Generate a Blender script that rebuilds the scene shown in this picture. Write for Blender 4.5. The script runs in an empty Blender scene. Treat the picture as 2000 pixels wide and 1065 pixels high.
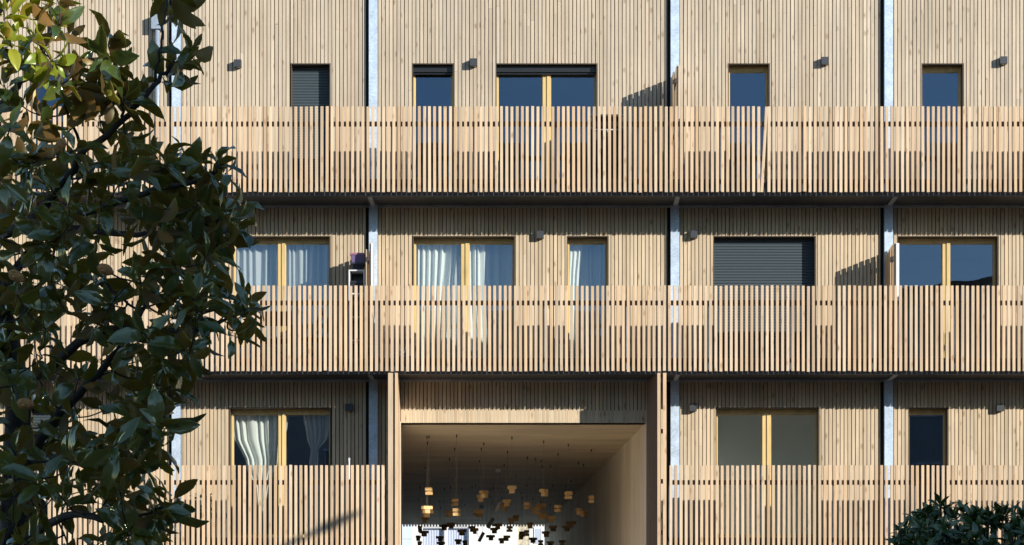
import bpy, math, random
from mathutils import Vector, Matrix, Euler
R = random.Random(7)
rad = math.radians

# ------------------------------------------------------------------ camera, sky, sun, exposure
scene = bpy.context.scene
F = 5207.0            # focal length in photo pixels (photo is 2000 px wide)
VX, VY, CZ = 1060.0, 1313.0, 1.6
cam_d = bpy.data.cameras.new('camera')
cam = bpy.data.objects.new('camera', cam_d)
scene.collection.objects.link(cam)
cam.location = (0, 0, CZ)
cam.rotation_euler = (rad(90), 0, 0)
cam_d.sensor_width = 36.0
cam_d.lens = 36.0 * F / 2000.0
cam_d.shift_x = -(VX - 1000.0) / 2000.0
cam_d.shift_y = (VY - 532.5) / 2000.0
cam_d.clip_start = 0.1
cam_d.clip_end = 3000
scene.camera = cam

SUN_EL = rad(15.8)
world = bpy.data.worlds.new('World')
scene.world = world
world.use_nodes = True
wn = world.node_tree
bg = wn.nodes['Background']
sky = wn.nodes.new('ShaderNodeTexSky')
sky.sky_type = 'NISHITA'
sky.sun_disc = False
sky.sun_elevation = SUN_EL
sky.sun_rotation = rad(135)
sky.air_density = 1.0
sky.dust_density = 0.1
sky.ozone_density = 2.5
wn.links.new(sky.outputs[0], bg.inputs[0])
bg.inputs[1].default_value = 0.145

sun_d = bpy.data.lights.new('sun', 'SUN')
sun_d.energy = 5.0
sun_d.angle = rad(0.5)
sun_d.color = (1.0, 0.94, 0.85)
sun = bpy.data.objects.new('sun', sun_d)
scene.collection.objects.link(sun)
to_sun = Vector((math.cos(SUN_EL) * math.sin(rad(135)), math.cos(SUN_EL) * math.cos(rad(135)), math.sin(SUN_EL)))
sun.rotation_euler = to_sun.to_track_quat('Z', 'Y').to_euler()
sun.location = to_sun * 60

scene.view_settings.view_transform = 'Standard'
scene.view_settings.look = 'None'
scene.view_settings.exposure = 0.27
scene.view_settings.gamma = 1.0
scene.view_settings.use_curve_mapping = False
scene.cycles.max_bounces = 8
scene.cycles.transparent_max_bounces = 12

# ------------------------------------------------------------------ helpers
def PX(px, y): return (px - VX) / F * y
def PZ(py, y): return CZ + (VY - py) / F * y
def P3(px, py, y): return Vector((PX(px, y), y, PZ(py, y)))

col = scene.collection
WLOC = {}
def place(o, loc, parent):
    loc = Vector(loc)
    WLOC[o.name] = loc
    if parent is not None:
        o.parent = parent
        o.location = loc - WLOC[parent.name]
    else:
        o.location = loc
def empty(name, loc, label, cat, group=None):
    o = bpy.data.objects.new(name, None)
    col.objects.link(o)
    o.empty_display_size = 0.2
    place(o, loc, None)
    o['label'] = label; o['category'] = cat
    if group: o['group'] = group
    return o
def tag(o, label, cat, group=None):
    o['label'] = label; o['category'] = cat
    if group: o['group'] = group
    return o

class MB:
    def __init__(s): s.v = []; s.f = []; s.m = []; s.r = []; s.smooth = []
    def face(s, idx, m=0, r=0.0, sm=False): s.f.append(idx); s.m.append(m); s.r.append(r); s.smooth.append(sm)
    def box(s, x0, x1, y0, y1, z0, z1, m=0, r=0.0):
        b = len(s.v)
        s.v += [(x0,y0,z0),(x1,y0,z0),(x1,y1,z0),(x0,y1,z0),(x0,y0,z1),(x1,y0,z1),(x1,y1,z1),(x0,y1,z1)]
        for q in ((0,3,2,1),(4,5,6,7),(0,1,5,4),(1,2,6,5),(2,3,7,6),(3,0,4,7)):
            s.face(tuple(b+i for i in q), m, r)
        return s
    def cbox(s, x0, x1, y0, y1, z0, z1, c=0.003, m=0, r=0.0):
        """box with its four long vertical edges chamfered"""
        b = len(s.v)
        ring = [(x0+c,y0),(x1-c,y0),(x1,y0+c),(x1,y1-c),(x1-c,y1),(x0+c,y1),(x0,y1-c),(x0,y0+c)]
        s.v += [(x,y,z0) for x,y in ring] + [(x,y,z1) for x,y in ring]
        for i in range(8):
            j = (i+1) % 8
            s.face((b+i,b+j,b+8+j,b+8+i), m, r)
        s.face(tuple(b+i for i in range(7,-1,-1)), m, r); s.face(tuple(b+8+i for i in range(8)), m, r)
        return s
    def obox(s, c, half, rot, m=0, r=0.0):
        """oriented box: centre, half sizes, 3x3 rotation"""
        b = len(s.v); c = Vector(c)
        for dz in (-1,1):
            for dx,dy in ((-1,-1),(1,-1),(1,1),(-1,1)):
                s.v.append(tuple(c + rot @ Vector((dx*half[0], dy*half[1], dz*half[2]))))
        for q in ((0,3,2,1),(4,5,6,7),(0,1,5,4),(1,2,6,5),(2,3,7,6),(3,0,4,7)):
            s.face(tuple(b+i for i in q), m, r)
        return s
    def bar(s, a, bb, w, h, m=0, r=0.0):
        a = Vector(a); bb = Vector(bb); d = bb - a; L = d.length
        q = d.to_track_quat('Z', 'Y').to_matrix()
        return s.obox((a+bb)/2, (w/2, h/2, L/2), q, m, r)
    def tube(s, pts, radii, n=8, m=0, cap=True):
        pts = [Vector(p) for p in pts]; b0 = len(s.v); up = None
        for i, p in enumerate(pts):
            d = (pts[min(i+1,len(pts)-1)] - pts[max(i-1,0)]).normalized()
            if up is None: up = d.orthogonal().normalized()
            up = (up - d*up.dot(d)).normalized(); w = d.cross(up)
            rr = radii[i] if hasattr(radii,'__len__') else radii
            for k in range(n):
                a = 2*math.pi*k/n
                s.v.append(tuple(p + (up*math.cos(a) + w*math.sin(a))*rr))
        for i in range(len(pts)-1):
            for k in range(n):
                k2 = (k+1) % n
                s.face((b0+i*n+k, b0+i*n+k2, b0+(i+1)*n+k2, b0+(i+1)*n+k), m, 0.0, True)
        if cap:
            s.face(tuple(b0+k for k in range(n-1,-1,-1)), m); e = b0+(len(pts)-1)*n
            s.face(tuple(e+k for k in range(n)), m)
        return s
    def mesh(s, name, mats, loc=(0,0,0)):
        me = bpy.data.meshes.new(name)
        L = Vector(loc)
        me.from_pydata([tuple(Vector(v)-L) for v in s.v], [], s.f)
        for mt in (mats if isinstance(mats,(list,tuple)) else [mats]): me.materials.append(mt)
        me.polygons.foreach_set('material_index', s.m)
        me.polygons.foreach_set('use_smooth', s.smooth)
        at = me.attributes.new('rnd', 'FLOAT', 'FACE')
        at.data.foreach_set('value', s.r)
        me.update()
        return me
    def build(s, name, mats, parent=None, loc=None):
        """verts are in world space; loc is the object's origin in world space"""
        if loc is None:
            n = len(s.v)
            loc = (sum(v[0] for v in s.v)/n, sum(v[1] for v in s.v)/n, min(v[2] for v in s.v))
        o = bpy.data.objects.new(name, s.mesh(name, mats, loc))
        col.objects.link(o)
        place(o, loc, parent)
        return o
def inst(name, me, loc, parent=None, rot=None, scale=None):
    o = bpy.data.objects.new(name, me); col.objects.link(o); place(o, loc, parent)
    if rot is not None: o.rotation_euler = rot
    if scale is not None: o.scale = scale
    return o

# ------------------------------------------------------------------ materials
def nmat(name):
    m = bpy.data.materials.new(name); m.use_nodes = True
    nt = m.node_tree
    return m, nt, nt.nodes['Principled BSDF'], nt.nodes.new, nt.links.new
def flat(name, c, rough=0.6, metal=0.0, spec=0.5, var=0.0, scale=3.0, bump=0.0):
    m, nt, b, N, L = nmat(name)
    b.inputs['Base Color'].default_value = (*c, 1)
    b.inputs['Roughness'].default_value = rough
    b.inputs['Metallic'].default_value = metal
    b.inputs['Specular IOR Level'].default_value = spec
    if var or bump:
        g = N('ShaderNodeNewGeometry'); t = N('ShaderNodeTexNoise')
        t.inputs['Scale'].default_value = scale; t.inputs['Detail'].default_value = 6
        t.inputs['Roughness'].default_value = 0.65
        L(g.outputs['Position'], t.inputs['Vector'])
        if var:
            mr = N('ShaderNodeMapRange'); mr.inputs[1].default_value = 0.25; mr.inputs[2].default_value = 0.75
            mr.inputs[3].default_value = 1-var; mr.inputs[4].default_value = 1+var
            L(t.outputs['Fac'], mr.inputs[0])
            mx = N('ShaderNodeMix'); mx.data_type = 'RGBA'; mx.blend_type = 'MULTIPLY'; mx.inputs[0].default_value = 1
            mx.inputs[6].default_value = (*c, 1); L(mr.outputs[0], mx.inputs[7]); L(mx.outputs[2], b.inputs['Base Color'])
        if bump:
            bp = N('ShaderNodeBump'); bp.inputs['Strength'].default_value = bump; bp.inputs['Distance'].default_value = 0.01
            L(t.outputs['Fac'], bp.inputs['Height']); L(bp.outputs[0], b.inputs['Normal'])
    return m
def wood(name, light, dark, grain=(70,70,2.2), knot=(9,9,3.2), knot_amt=0.75, var=0.16, hue=0.5, rough=0.62, stain=0.0, knot_c=None):
    """timber: per-piece tone, long grain, knots; position based so nothing stretches"""
    m, nt, b, N, L = nmat(name)
    g = N('ShaderNodeNewGeometry'); oi = N('ShaderNodeObjectInfo'); at = N('ShaderNodeAttribute'); at.attribute_name = 'rnd'
    sm = N('ShaderNodeMath'); sm.operation = 'ADD'; L(oi.outputs['Random'], sm.inputs[0]); L(at.outputs['Fac'], sm.inputs[1])
    fr = N('ShaderNodeMath'); fr.operation = 'FRACT'; L(sm.outputs[0], fr.inputs[0])
    wn_ = N('ShaderNodeTexWhiteNoise'); wn_.noise_dimensions = '1D'; L(fr.outputs[0], wn_.inputs['W'])
    off = N('ShaderNodeVectorMath'); off.operation = 'SCALE'; off.inputs[3].default_value = 37.0; L(wn_.outputs['Color'], off.inputs[0])
    pos = N('ShaderNodeVectorMath'); pos.operation = 'ADD'; L(g.outputs['Position'], pos.inputs[0]); L(off.outputs[0], pos.inputs[1])
    def noise(sc, detail=4, rg=0.6, dist=0.0):
        v = N('ShaderNodeVectorMath'); v.operation = 'MULTIPLY'; v.inputs[1].default_value = sc; L(pos.outputs[0], v.inputs[0])
        t = N('ShaderNodeTexNoise'); t.inputs['Scale'].default_value = 1; t.inputs['Detail'].default_value = detail
        t.inputs['Roughness'].default_value = rg; t.inputs['Distortion'].default_value = dist
        L(v.outputs[0], t.inputs['Vector']); return t
    gr = noise(grain, 5, 0.65, 0.6)
    big = noise((grain[0]*0.12, grain[1]*0.12, grain[2]*0.35) if grain[2] < grain[0] else (grain[0]*0.35, grain[1]*0.12, grain[2]*0.12), 2)
    rmp = N('ShaderNodeValToRGB'); rmp.color_ramp.elements[0].position = 0.28; rmp.color_ramp.elements[1].position = 0.72
    rmp.color_ramp.elements[0].color = (*dark, 1); rmp.color_ramp.elements[1].color = (*light, 1)
    L(gr.outputs['Fac'], rmp.inputs[0])
    # per piece brightness and hue
    mr = N('ShaderNodeMapRange'); mr.inputs[3].default_value = 1-var; mr.inputs[4].default_value = 1+var; L(wn_.outputs['Value'], mr.inputs[0])
    m1 = N('ShaderNodeMix'); m1.data_type = 'RGBA'; m1.blend_type = 'MULTIPLY'; m1.inputs[0].default_value = 1
    L(rmp.outputs[0], m1.inputs[6]); L(mr.outputs[0], m1.inputs[7])
    sp = N('ShaderNodeSeparateColor'); L(wn_.outputs['Color'], sp.inputs[0])
    hs = N('ShaderNodeMapRange'); hs.inputs[3].default_value = 0.0; hs.inputs[4].default_value = hue; L(sp.outputs[1], hs.inputs[0])
    m2 = N('ShaderNodeMix'); m2.data_type = 'RGBA'; m2.blend_type = 'MULTIPLY'; m2.inputs[7].default_value = (1.0, 0.875, 0.74, 1)
    L(hs.outputs[0], m2.inputs[0]); L(m1.outputs[2], m2.inputs[6])
    # large tone patches along the grain
    br = N('ShaderNodeMapRange'); br.inputs[1].default_value = 0.3; br.inputs[2].default_value = 0.7; br.inputs[3].default_value = 0.86; br.inputs[4].default_value = 1.1
    L(big.outputs['Fac'], br.inputs[0])
    m3 = N('ShaderNodeMix'); m3.data_type = 'RGBA'; m3.blend_type = 'MULTIPLY'; m3.inputs[0].default_value = 1
    L(m2.outputs[2], m3.inputs[6]); L(br.outputs[0], m3.inputs[7])
    # slow weathering across neighbouring pieces
    wt = N('ShaderNodeTexNoise'); wt.inputs['Scale'].default_value = 0.9; wt.inputs['Detail'].default_value = 5; wt.inputs['Roughness'].default_value = 0.6
    L(g.outputs['Position'], wt.inputs['Vector'])
    wr = N('ShaderNodeMapRange'); wr.inputs[1].default_value = 0.3; wr.inputs[2].default_value = 0.7; wr.inputs[3].default_value = 0.90; wr.inputs[4].default_value = 1.06
    L(wt.outputs['Fac'], wr.inputs[0])
    m5 = N('ShaderNodeMix'); m5.data_type = 'RGBA'; m5.blend_type = 'MULTIPLY'; m5.inputs[0].default_value = 1
    L(m3.outputs[2], m5.inputs[6]); L(wr.outputs[0], m5.inputs[7]); m3 = m5
    # knots
    kv = N('ShaderNodeVectorMath'); kv.operation = 'MULTIPLY'; kv.inputs[1].default_value = knot
    wob = N('ShaderNodeMix'); wob.data_type = 'VECTOR'; wob.inputs[0].default_value = 0.025
    L(pos.outputs[0], wob.inputs[4]); L(gr.outputs['Color'], wob.inputs[5]); L(wob.outputs[1], kv.inputs[0])
    vo = N('ShaderNodeTexVoronoi'); vo.inputs['Scale'].default_value = 1; L(kv.outputs[0], vo.inputs['Vector'])
    kr = N('ShaderNodeMapRange'); kr.inputs[1].default_value = 0.07; kr.inputs[2].default_value = 0.22; kr.inputs[3].default_value = knot_amt; kr.inputs[4].default_value = 0
    L(vo.outputs['Distance'], kr.inputs[0])
    m4 = N('ShaderNodeMix'); m4.data_type = 'RGBA'; kc = knot_c or tuple(d*0.45 for d in dark); m4.inputs[7].default_value = (*kc, 1)
    L(kr.outputs[0], m4.inputs[0]); L(m3.outputs[2], m4.inputs[6])
    L(m4.outputs[2], b.inputs['Base Color'])
    b.inputs['Roughness'].default_value = rough; b.inputs['Specular IOR Level'].default_value = 0.25
    bp = N('ShaderNodeBump'); bp.inputs['Strength'].default_value = 0.25; bp.inputs['Distance'].default_value = 0.002
    L(gr.outputs['Fac'], bp.inputs['Height']); L(bp.outputs[0], b.inputs['Normal'])
    return m
def galvanised(name, c, rough=0.42):
    m, nt, b, N, L = nmat(name)
    g = N('ShaderNodeNewGeometry'); vo = N('ShaderNodeTexVoronoi'); vo.inputs['Scale'].default_value = 55; vo.inputs['Randomness'].default_value = 1
    L(g.outputs['Position'], vo.inputs['Vector'])
    no = N('ShaderNodeTexNoise'); no.inputs['Scale'].default_value = 5; no.inputs['Detail'].default_value = 7; L(g.outputs['Position'], no.inputs['Vector'])
    sp = N('ShaderNodeSeparateColor'); L(vo.outputs['Color'], sp.inputs[0])
    ad = N('ShaderNodeMath'); ad.operation = 'ADD'; L(no.outputs['Fac'], ad.inputs[0]); 
    ml = N('ShaderNodeMath'); ml.operation = 'MULTIPLY'; ml.inputs[1].default_value = 0.35; L(sp.outputs[0], ml.inputs[0]); L(ml.outputs[0], ad.inputs[1])
    r = N('ShaderNodeValToRGB'); r.color_ramp.elements[0].position = 0.35; r.color_ramp.elements[1].position = 0.95
    r.color_ramp.elements[0].color = (*[k*0.72 for k in c], 1); r.color_ramp.elements[1].color = (*[min(1,k*1.15) for k in c], 1)
    L(ad.outputs[0], r.inputs[0]); L(r.outputs[0], b.inputs['Base Color'])
    b.inputs['Roughness'].default_value = rough; b.inputs['Metallic'].default_value = 0.1
    return m
def glass(name, tint=(0.92,0.97,0.94), refl=(0.50,0.70,1.0), ior=2.25):
    m, nt, b, N, L = nmat(name)
    out = nt.nodes['Material Output']; nt.nodes.remove(b)
    tr = N('ShaderNodeBsdfTransparent'); tr.inputs[0].default_value = (*tint, 1)
    gl = N('ShaderNodeBsdfGlossy'); gl.inputs['Roughness'].default_value = 0.0; gl.inputs[0].default_value = (*refl, 1)
    g = N('ShaderNodeNewGeometry'); no = N('ShaderNodeTexNoise'); no.inputs['Scale'].default_value = 1.3; no.inputs['Detail'].default_value = 1
    L(g.outputs['Position'], no.inputs['Vector'])
    bp = N('ShaderNodeBump'); bp.inputs['Strength'].default_value = 0.05; bp.inputs['Distance'].default_value = 0.02
    L(no.outputs['Fac'], bp.inputs['Height']); L(bp.outputs[0], gl.inputs['Normal'])
    fr = N('ShaderNodeFresnel')
    io = N('ShaderNodeMix'); io.data_type = 'FLOAT'; io.inputs[2].default_value = ior; io.inputs[3].default_value = 1/ior   # a thin pane reflects alike from both sides
    L(g.outputs['Backfacing'], io.inputs[0]); L(io.outputs[0], fr.inputs[0])
    mx = N('ShaderNodeMixShader'); L(fr.outputs[0], mx.inputs[0]); L(tr.outputs[0], mx.inputs[1]); L(gl.outputs[0], mx.inputs[2])
    L(mx.outputs[0], out.inputs[0])
    return m
def cloth(name, c, sheer=0.2, transl=0.4):
    m, nt, b, N, L = nmat(name)
    out = nt.nodes['Material Output']
    b.inputs['Base Color'].default_value = (*c, 1); b.inputs['Roughness'].default_value = 0.9; b.inputs['Specular IOR Level'].default_value = 0.1
    tl = N('ShaderNodeBsdfTranslucent'); tl.inputs[0].default_value = (*c, 1)
    m1 = N('ShaderNodeMixShader'); m1.inputs[0].default_value = transl; L(b.outputs[0], m1.inputs[1]); L(tl.outputs[0], m1.inputs[2])
    tr = N('ShaderNodeBsdfTransparent')
    m2 = N('ShaderNodeMixShader'); m2.inputs[0].default_value = sheer; L(m1.outputs[0], m2.inputs[1]); L(tr.outputs[0], m2.inputs[2])
    L(m2.outputs[0], out.inputs[0])
    return m
def leaf_mat(name, c1, c2, rough=0.3, transl=0.18, tcol=(0.25,0.40,0.03), spec=0.6, coat=0.0):
    m, nt, b, N, L = nmat(name)
    out = nt.nodes['Material Output']
    oi = N('ShaderNodeObjectInfo'); at = N('ShaderNodeAttribute'); at.attribute_name = 'rnd'
    sm = N('ShaderNodeMath'); sm.operation = 'ADD'; L(oi.outputs['Random'], sm.inputs[0]); L(at.outputs['Fac'], sm.inputs[1])
    fr = N('ShaderNodeMath'); fr.operation = 'FRACT'; L(sm.outputs[0], fr.inputs[0])
    g = N('ShaderNodeNewGeometry'); no = N('ShaderNodeTexNoise'); no.inputs['Scale'].default_value = 14; no.inputs['Detail'].default_value = 3
    L(g.outputs['Position'], no.inputs['Vector'])
    av = N('ShaderNodeMath'); av.operation = 'MULTIPLY_ADD'; av.inputs[1].default_value = 0.35; L(no.outputs['Fac'], av.inputs[0])
    ml = N('ShaderNodeMath'); ml.operation = 'MULTIPLY'; ml.inputs[1].default_value = 0.75; L(fr.outputs[0], ml.inputs[0]); L(ml.outputs[0], av.inputs[2])
    r = N('ShaderNodeValToRGB'); r.color_ramp.elements[0].position = 0.15; r.color_ramp.elements[1].position = 0.95
    r.color_ramp.elements[0].color = (*c1, 1); r.color_ramp.elements[1].color = (*c2, 1)
    L(av.outputs[0], r.inputs[0]); L(r.outputs[0], b.inputs['Base Color'])
    b.inputs['Roughness'].default_value = rough; b.inputs['Specular IOR Level'].default_value = spec
    b.inputs['Coat Weight'].default_value = coat; b.inputs['Coat Roughness'].default_value = 0.07; b.inputs['Coat IOR'].default_value = 1.9; b.inputs['IOR'].default_value = 1.8
    b.inputs['Specular Tint'].default_value = (0.95, 1.0, 0.66, 1)
    tl = N('ShaderNodeBsdfTranslucent'); tl.inputs[0].default_value = (*tcol, 1)
    mx = N('ShaderNodeMixShader'); mx.inputs[0].default_value = transl; L(b.outputs[0], mx.inputs[1]); L(tl.outputs[0], mx.inputs[2])
    L(mx.outputs[0], out.inputs[0])
    return m

M = {}
M['clad'] = wood('weathered_larch_cladding', (0.575,0.49,0.38), (0.485,0.405,0.305), knot=(8,8,3.4), var=0.10, hue=0.3, knot_c=(0.27,0.19,0.12))
M['clad_warm'] = wood('sheltered_larch_cladding', (0.61,0.505,0.365), (0.52,0.42,0.29), knot=(8,8,3.4), var=0.10, hue=0.4, knot_c=(0.27,0.18,0.10))
M['slat'] = wood('fresh_larch_slat', (0.67,0.535,0.385), (0.545,0.42,0.285), knot=(9,9,3.4), var=0.15, hue=0.95, knot_c=(0.36,0.20,0.10))
M['slat_shaded'] = wood('shaded_slat', (0.20,0.155,0.135), (0.14,0.105,0.09), var=0.15)  # slat wood darkened: shade of the right screen's inner face put into colour
M['boards_ceiling'] = wood('ceiling_boards', (0.72,0.60,0.42), (0.62,0.50,0.34), grain=(1.2,9,40), knot=(1.5,4,6), knot_amt=0.1, var=0.0, hue=0)
M['boards_wall'] = wood('passage_wall_boards', (0.82,0.74,0.61), (0.74,0.65,0.52), grain=(20,7,0.5), knot=(5,5,3), knot_amt=0.15, var=0, hue=0)
M['pine'] = wood('varnished_pine', (0.70,0.54,0.26), (0.61,0.44,0.18), grain=(60,60,2), knot=(4,4,1.5), knot_amt=0.3, var=0.05, hue=0.2, rough=0.4)
M['pendant'] = wood('oiled_wood_block', (0.74,0.52,0.25), (0.62,0.41,0.18), grain=(14,60,60), knot=(5,5,5), knot_amt=0.3, var=0.25, hue=0.6, rough=0.5)
M['membrane'] = flat('black_membrane', (0.018,0.017,0.017), 0.9)
M['steel_dark'] = flat('dark_painted_steel', (0.055,0.056,0.062), 0.5, var=0.15, scale=2)
M['steel_edge'] = flat('grey_edge_steel', (0.085,0.088,0.10), 0.5, var=0.15, scale=2)
M['rail_brown'] = flat('brown_steel_rail', (0.075,0.048,0.036), 0.6, var=0.2, scale=6)
M['galv'] = galvanised('galvanised_column', (0.52,0.63,0.76))
M['galv_grey'] = galvanised('galvanised_bracket', (0.46,0.47,0.48))
M['galv_post'] = galvanised('galvanised_post', (0.30,0.36,0.44))
M['reveal'] = flat('bronze_reveal', (0.09,0.068,0.045), 0.5)
M['shutter'] = flat('grey_roller_shutter', (0.048,0.066,0.078), 0.45)
M['black'] = flat('black_box', (0.012,0.013,0.016), 0.4)
M['lamp'] = flat('dark_lamp_metal', (0.040,0.045,0.052), 0.45)
M['lens'] = flat('lamp_lens', (0.16,0.15,0.13), 0.2)
M['glass'] = glass('window_glass')
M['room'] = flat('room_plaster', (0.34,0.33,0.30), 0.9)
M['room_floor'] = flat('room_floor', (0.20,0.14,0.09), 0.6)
M['room_lit'] = flat('room_plaster_pale', (0.80,0.79,0.73), 0.9)  # paler copy of the room plaster, raised to make this room look lit
M['room_floor_pale'] = flat('pale_room_floor', (0.55,0.48,0.36), 0.5)  # floor paled likewise to brighten the lit room
M['curtain'] = cloth('white_curtain', (0.92,0.93,0.90), 0.05, 0.25)
M['sheer'] = cloth('sheer_curtain', (0.84,0.88,0.92), 0.42, 0.25)
M['concrete'] = flat('concrete', (0.36,0.35,0.33), 0.85, var=0.12, scale=1.5)
M['paving'] = flat('asphalt', (0.060,0.060,0.060), 0.9, var=0.2, scale=0.8)
M['bounce_path'] = flat('pale_bounce_paving', (0.58,0.53,0.45), 0.9, var=0.12, scale=1.5)
M['panel'] = flat('shade_blue_panel', (0.60,0.68,0.78), 0.7)  # white panels; the blue of their shade is put into the colour
M['white_wall'] = flat('white_render', (0.80,0.79,0.76), 0.85, var=0.04, scale=2)
M['stone'] = flat('rubble_stone', (0.52,0.46,0.34), 0.9, var=0.55, scale=9, bump=0.6)
M['house_a'] = flat('grey_render', (0.42,0.41,0.39), 0.9, var=0.1, scale=0.5)
M['house_b'] = flat('brown_render', (0.36,0.33,0.29), 0.9, var=0.1, scale=0.5)
M['dark_glass'] = flat('dark_window', (0.03,0.035,0.045), 0.15)
M['roof'] = flat('roof_felt', (0.10,0.095,0.09), 0.9)
M['bark'] = flat('magnolia_bark', (0.060,0.052,0.044), 0.85, var=0.35, scale=22, bump=0.5)
M['leaf_top'] = leaf_mat('magnolia_leaf_top', (0.034,0.078,0.026), (0.095,0.140,0.032), 0.15, 0.34, (0.75,0.85,0.20), 0.9, 0.35)
M['leaf_under'] = leaf_mat('magnolia_leaf_underside', (0.10,0.062,0.030), (0.25,0.130,0.040), 0.42, 0.34, (0.80,0.58,0.15), 0.4)
M['sunlit_top'] = leaf_mat('sunlit_magnolia_leaf_top', (0.18,0.27,0.03), (0.42,0.44,0.05), 0.3, 0.45, (0.85,0.95,0.10), 0.6)  # sun on the upper left leaves put into a yellow-green colour
M['sunlit_under'] = leaf_mat('sunlit_magnolia_leaf_underside', (0.22,0.20,0.03), (0.42,0.26,0.04), 0.5, 0.4, (0.8,0.75,0.06), 0.4)
M['laurel_top'] = leaf_mat('laurel_leaf_top', (0.036,0.090,0.034), (0.095,0.155,0.038), 0.25, 0.35, (0.35,0.55,0.05), 0.8, 0.25)
M['laurel_under'] = leaf_mat('laurel_leaf_underside', (0.022,0.040,0.018), (0.060,0.090,0.028), 0.5, 0.12, (0.25,0.42,0.03), 0.4)
M['cone'] = flat('seed_cone', (0.50,0.24,0.075), 0.8, var=0.35, scale=60, bump=0.4)
M['plastic_dark'] = flat('dark_plastic', (0.022,0.024,0.028), 0.4)
M['plastic_purple'] = flat('violet_plastic', (0.17,0.12,0.24), 0.3)
M['plastic_pink'] = flat('pink_plastic', (0.34,0.16,0.22), 0.3)
M['white_paint'] = flat('white_paint', (0.72,0.74,0.76), 0.4)
M['teak'] = wood('dark_garden_wood', (0.13,0.070,0.034), (0.080,0.042,0.020), var=0.1, knot_amt=0.2)
M['dark_wood'] = flat('dark_cabinet', (0.038,0.028,0.018), 0.6)
M['yellow'] = flat('yellow_handle', (0.75,0.52,0.05), 0.4)
M['green_cloth'] = flat('olive_green_fabric', (0.33,0.34,0.07), 0.9)
M['blue_cloth'] = flat('blue_fabric', (0.10,0.22,0.45), 0.9)
M['terracotta'] = flat('brown_pot', (0.16,0.075,0.040), 0.8)
M['steel'] = flat('brushed_steel', (0.90,0.90,0.90), 0.22, 0.1)
M['cord'] = flat('pale_cord', (0.34,0.31,0.26), 0.7)
M['curtain_blue'] = flat('blue_grey_curtain', (0.46,0.51,0.62), 0.9)

# ------------------------------------------------------------------ main planes of the facade
YR, YW = 41.7, 42.9          # front face of railing slats, front face of cladding
YB = YR + 0.185               # front face of deck edge beam
FL = {'C': 0.0, 'B': -2.803, 'A': -5.614}
RAIL_TOP, SLAT_BOT = 10.449, 9.112
BEAM_BOT, DECK = 9.084, 9.27
LEDGE = 9.072
WIN_TOP = {'C': PZ(124, YW), 'B': PZ(461, YW), 'A': PZ(796, YW)}
X0, X1 = -10.4, 9.6          # clad stretch that is built in full
BX0, BX1 = -16.0, 34.0       # the building itself goes on
ROOF = 13.5
YBACK = 72.5
PASS_Z = PZ(826, YW)
PL0, PR0 = PX(783, YW), PX(1262, YW)
SLOPE = -0.0547              # the passage runs slightly askew
PASS_Y1 = 72.5
COLS = [PX(p, 42.82) for p in (344, 729, 1318.5, 1736)]
COLW = 0.14

# ground
g = MB(); g.v = [(-900,-700,0),(900,-700,0),(900,1600,0),(-900,1600,0)]; g.face((0,1,2,3))
ground = g.build('ground', M['paving'], None, (0,0,0)); ground['kind'] = 'structure'

g = MB(); g.v = [(-3.0,37,0.004),(2.4,37,0.004),(4.5,98,0.004),(-9.5,98,0.004)]; g.face((0,1,2,3))
bounce_path = g.build('bounce_path', M['bounce_path'], None, (0,40,0.004)); bounce_path['kind'] = 'structure'  # unseen pale strip added to bounce sunlight up into the passage
bld = empty('apartment_building', (0, YW, 0), 'timber clad apartment building with slatted balconies and a covered passage', 'building')

# ------------------------------------------------------------------ windows: specification
WINS = [  # floor, left px, right px, mullion px (or None), kind, description
    ('C', 58, 134, None, 'plain'), ('C', 568, 645, None, 'shut'), ('C', 805, 886, None, 'box'),
    ('C', 968, 1166.5, (1060,1075), 'box'), ('C', 1422, 1503, None, 'plain'), ('C', 1800, 1882, None, 'plain'),
    ('B', 452, 645, (543,557), 'plain'), ('B', 806, 1006, (901,916), 'plain'), ('B', 1107, 1188, None, 'plain'),
    ('B', 1393, 1593, None, 'shut'), ('B', 1752, 1950, (1841,1855), 'plain'),
    ('A', 58, 131, None, 'shut'), ('A', 448, 646, (544,557), 'plain'), ('A', 1398, 1600, (1489,1505), 'lit'),
    ('A', 1774, 1852, None, 'plain'),
]
OPEN = {'A': [], 'B': [], 'C': []}
for w in WINS:
    OPEN[w[0]].append((PX(w[1],YW), PX(w[2],YW), DECK+FL[w[0]]+0.02, WIN_TOP[w[0]]))
ZONE = {'C': (DECK-0.03, ROOF), 'B': (DECK+FL['B']-0.03, 9.10), 'A': (DECK+FL['A']-0.03, 9.10+FL['B'])}
PASS_HOLE = (PL0, PR0, 0.0, PASS_Z)

# ------------------------------------------------------------------ structural wall behind the cladding, with real openings
def wall_with_holes(name, x0, x1, z0, z1, holes, y0, y1, mat):
    mb = MB(); holes = sorted(h for h in holes if h[1] > x0 and h[0] < x1)
    x = x0
    for h in holes:
        if h[0] > x: mb.box(x, h[0], y0, y1, z0, z1)
        if h[3] < z1: mb.box(h[0], h[1], y0, y1, h[3], z1)
        if h[2] > z0: mb.box(h[0], h[1], y0, y1, z0, h[2])
        x = h[1]
    mb.box(x, x1, y0, y1, z0, z1)
    return mb.build(name, mat, bld)
YM = YW + 0.028
zc = 9.24
wall_with_holes('storey_wall', BX0, BX1, zc, ROOF, OPEN['C'], YM, YW+0.34, M['membrane'])
wall_with_holes('storey_wall', BX0, BX1, zc+FL['B'], zc-0.002, OPEN['B'], YM, YW+0.34, M['membrane'])
ph = (PL0, PR0, zc+FL['A'], PASS_Z)
wall_with_holes('storey_wall', BX0, BX1, zc+FL['A'], zc+FL['B']-0.002, OPEN['A']+[ph], YM, YW+0.34, M['membrane'])
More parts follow.
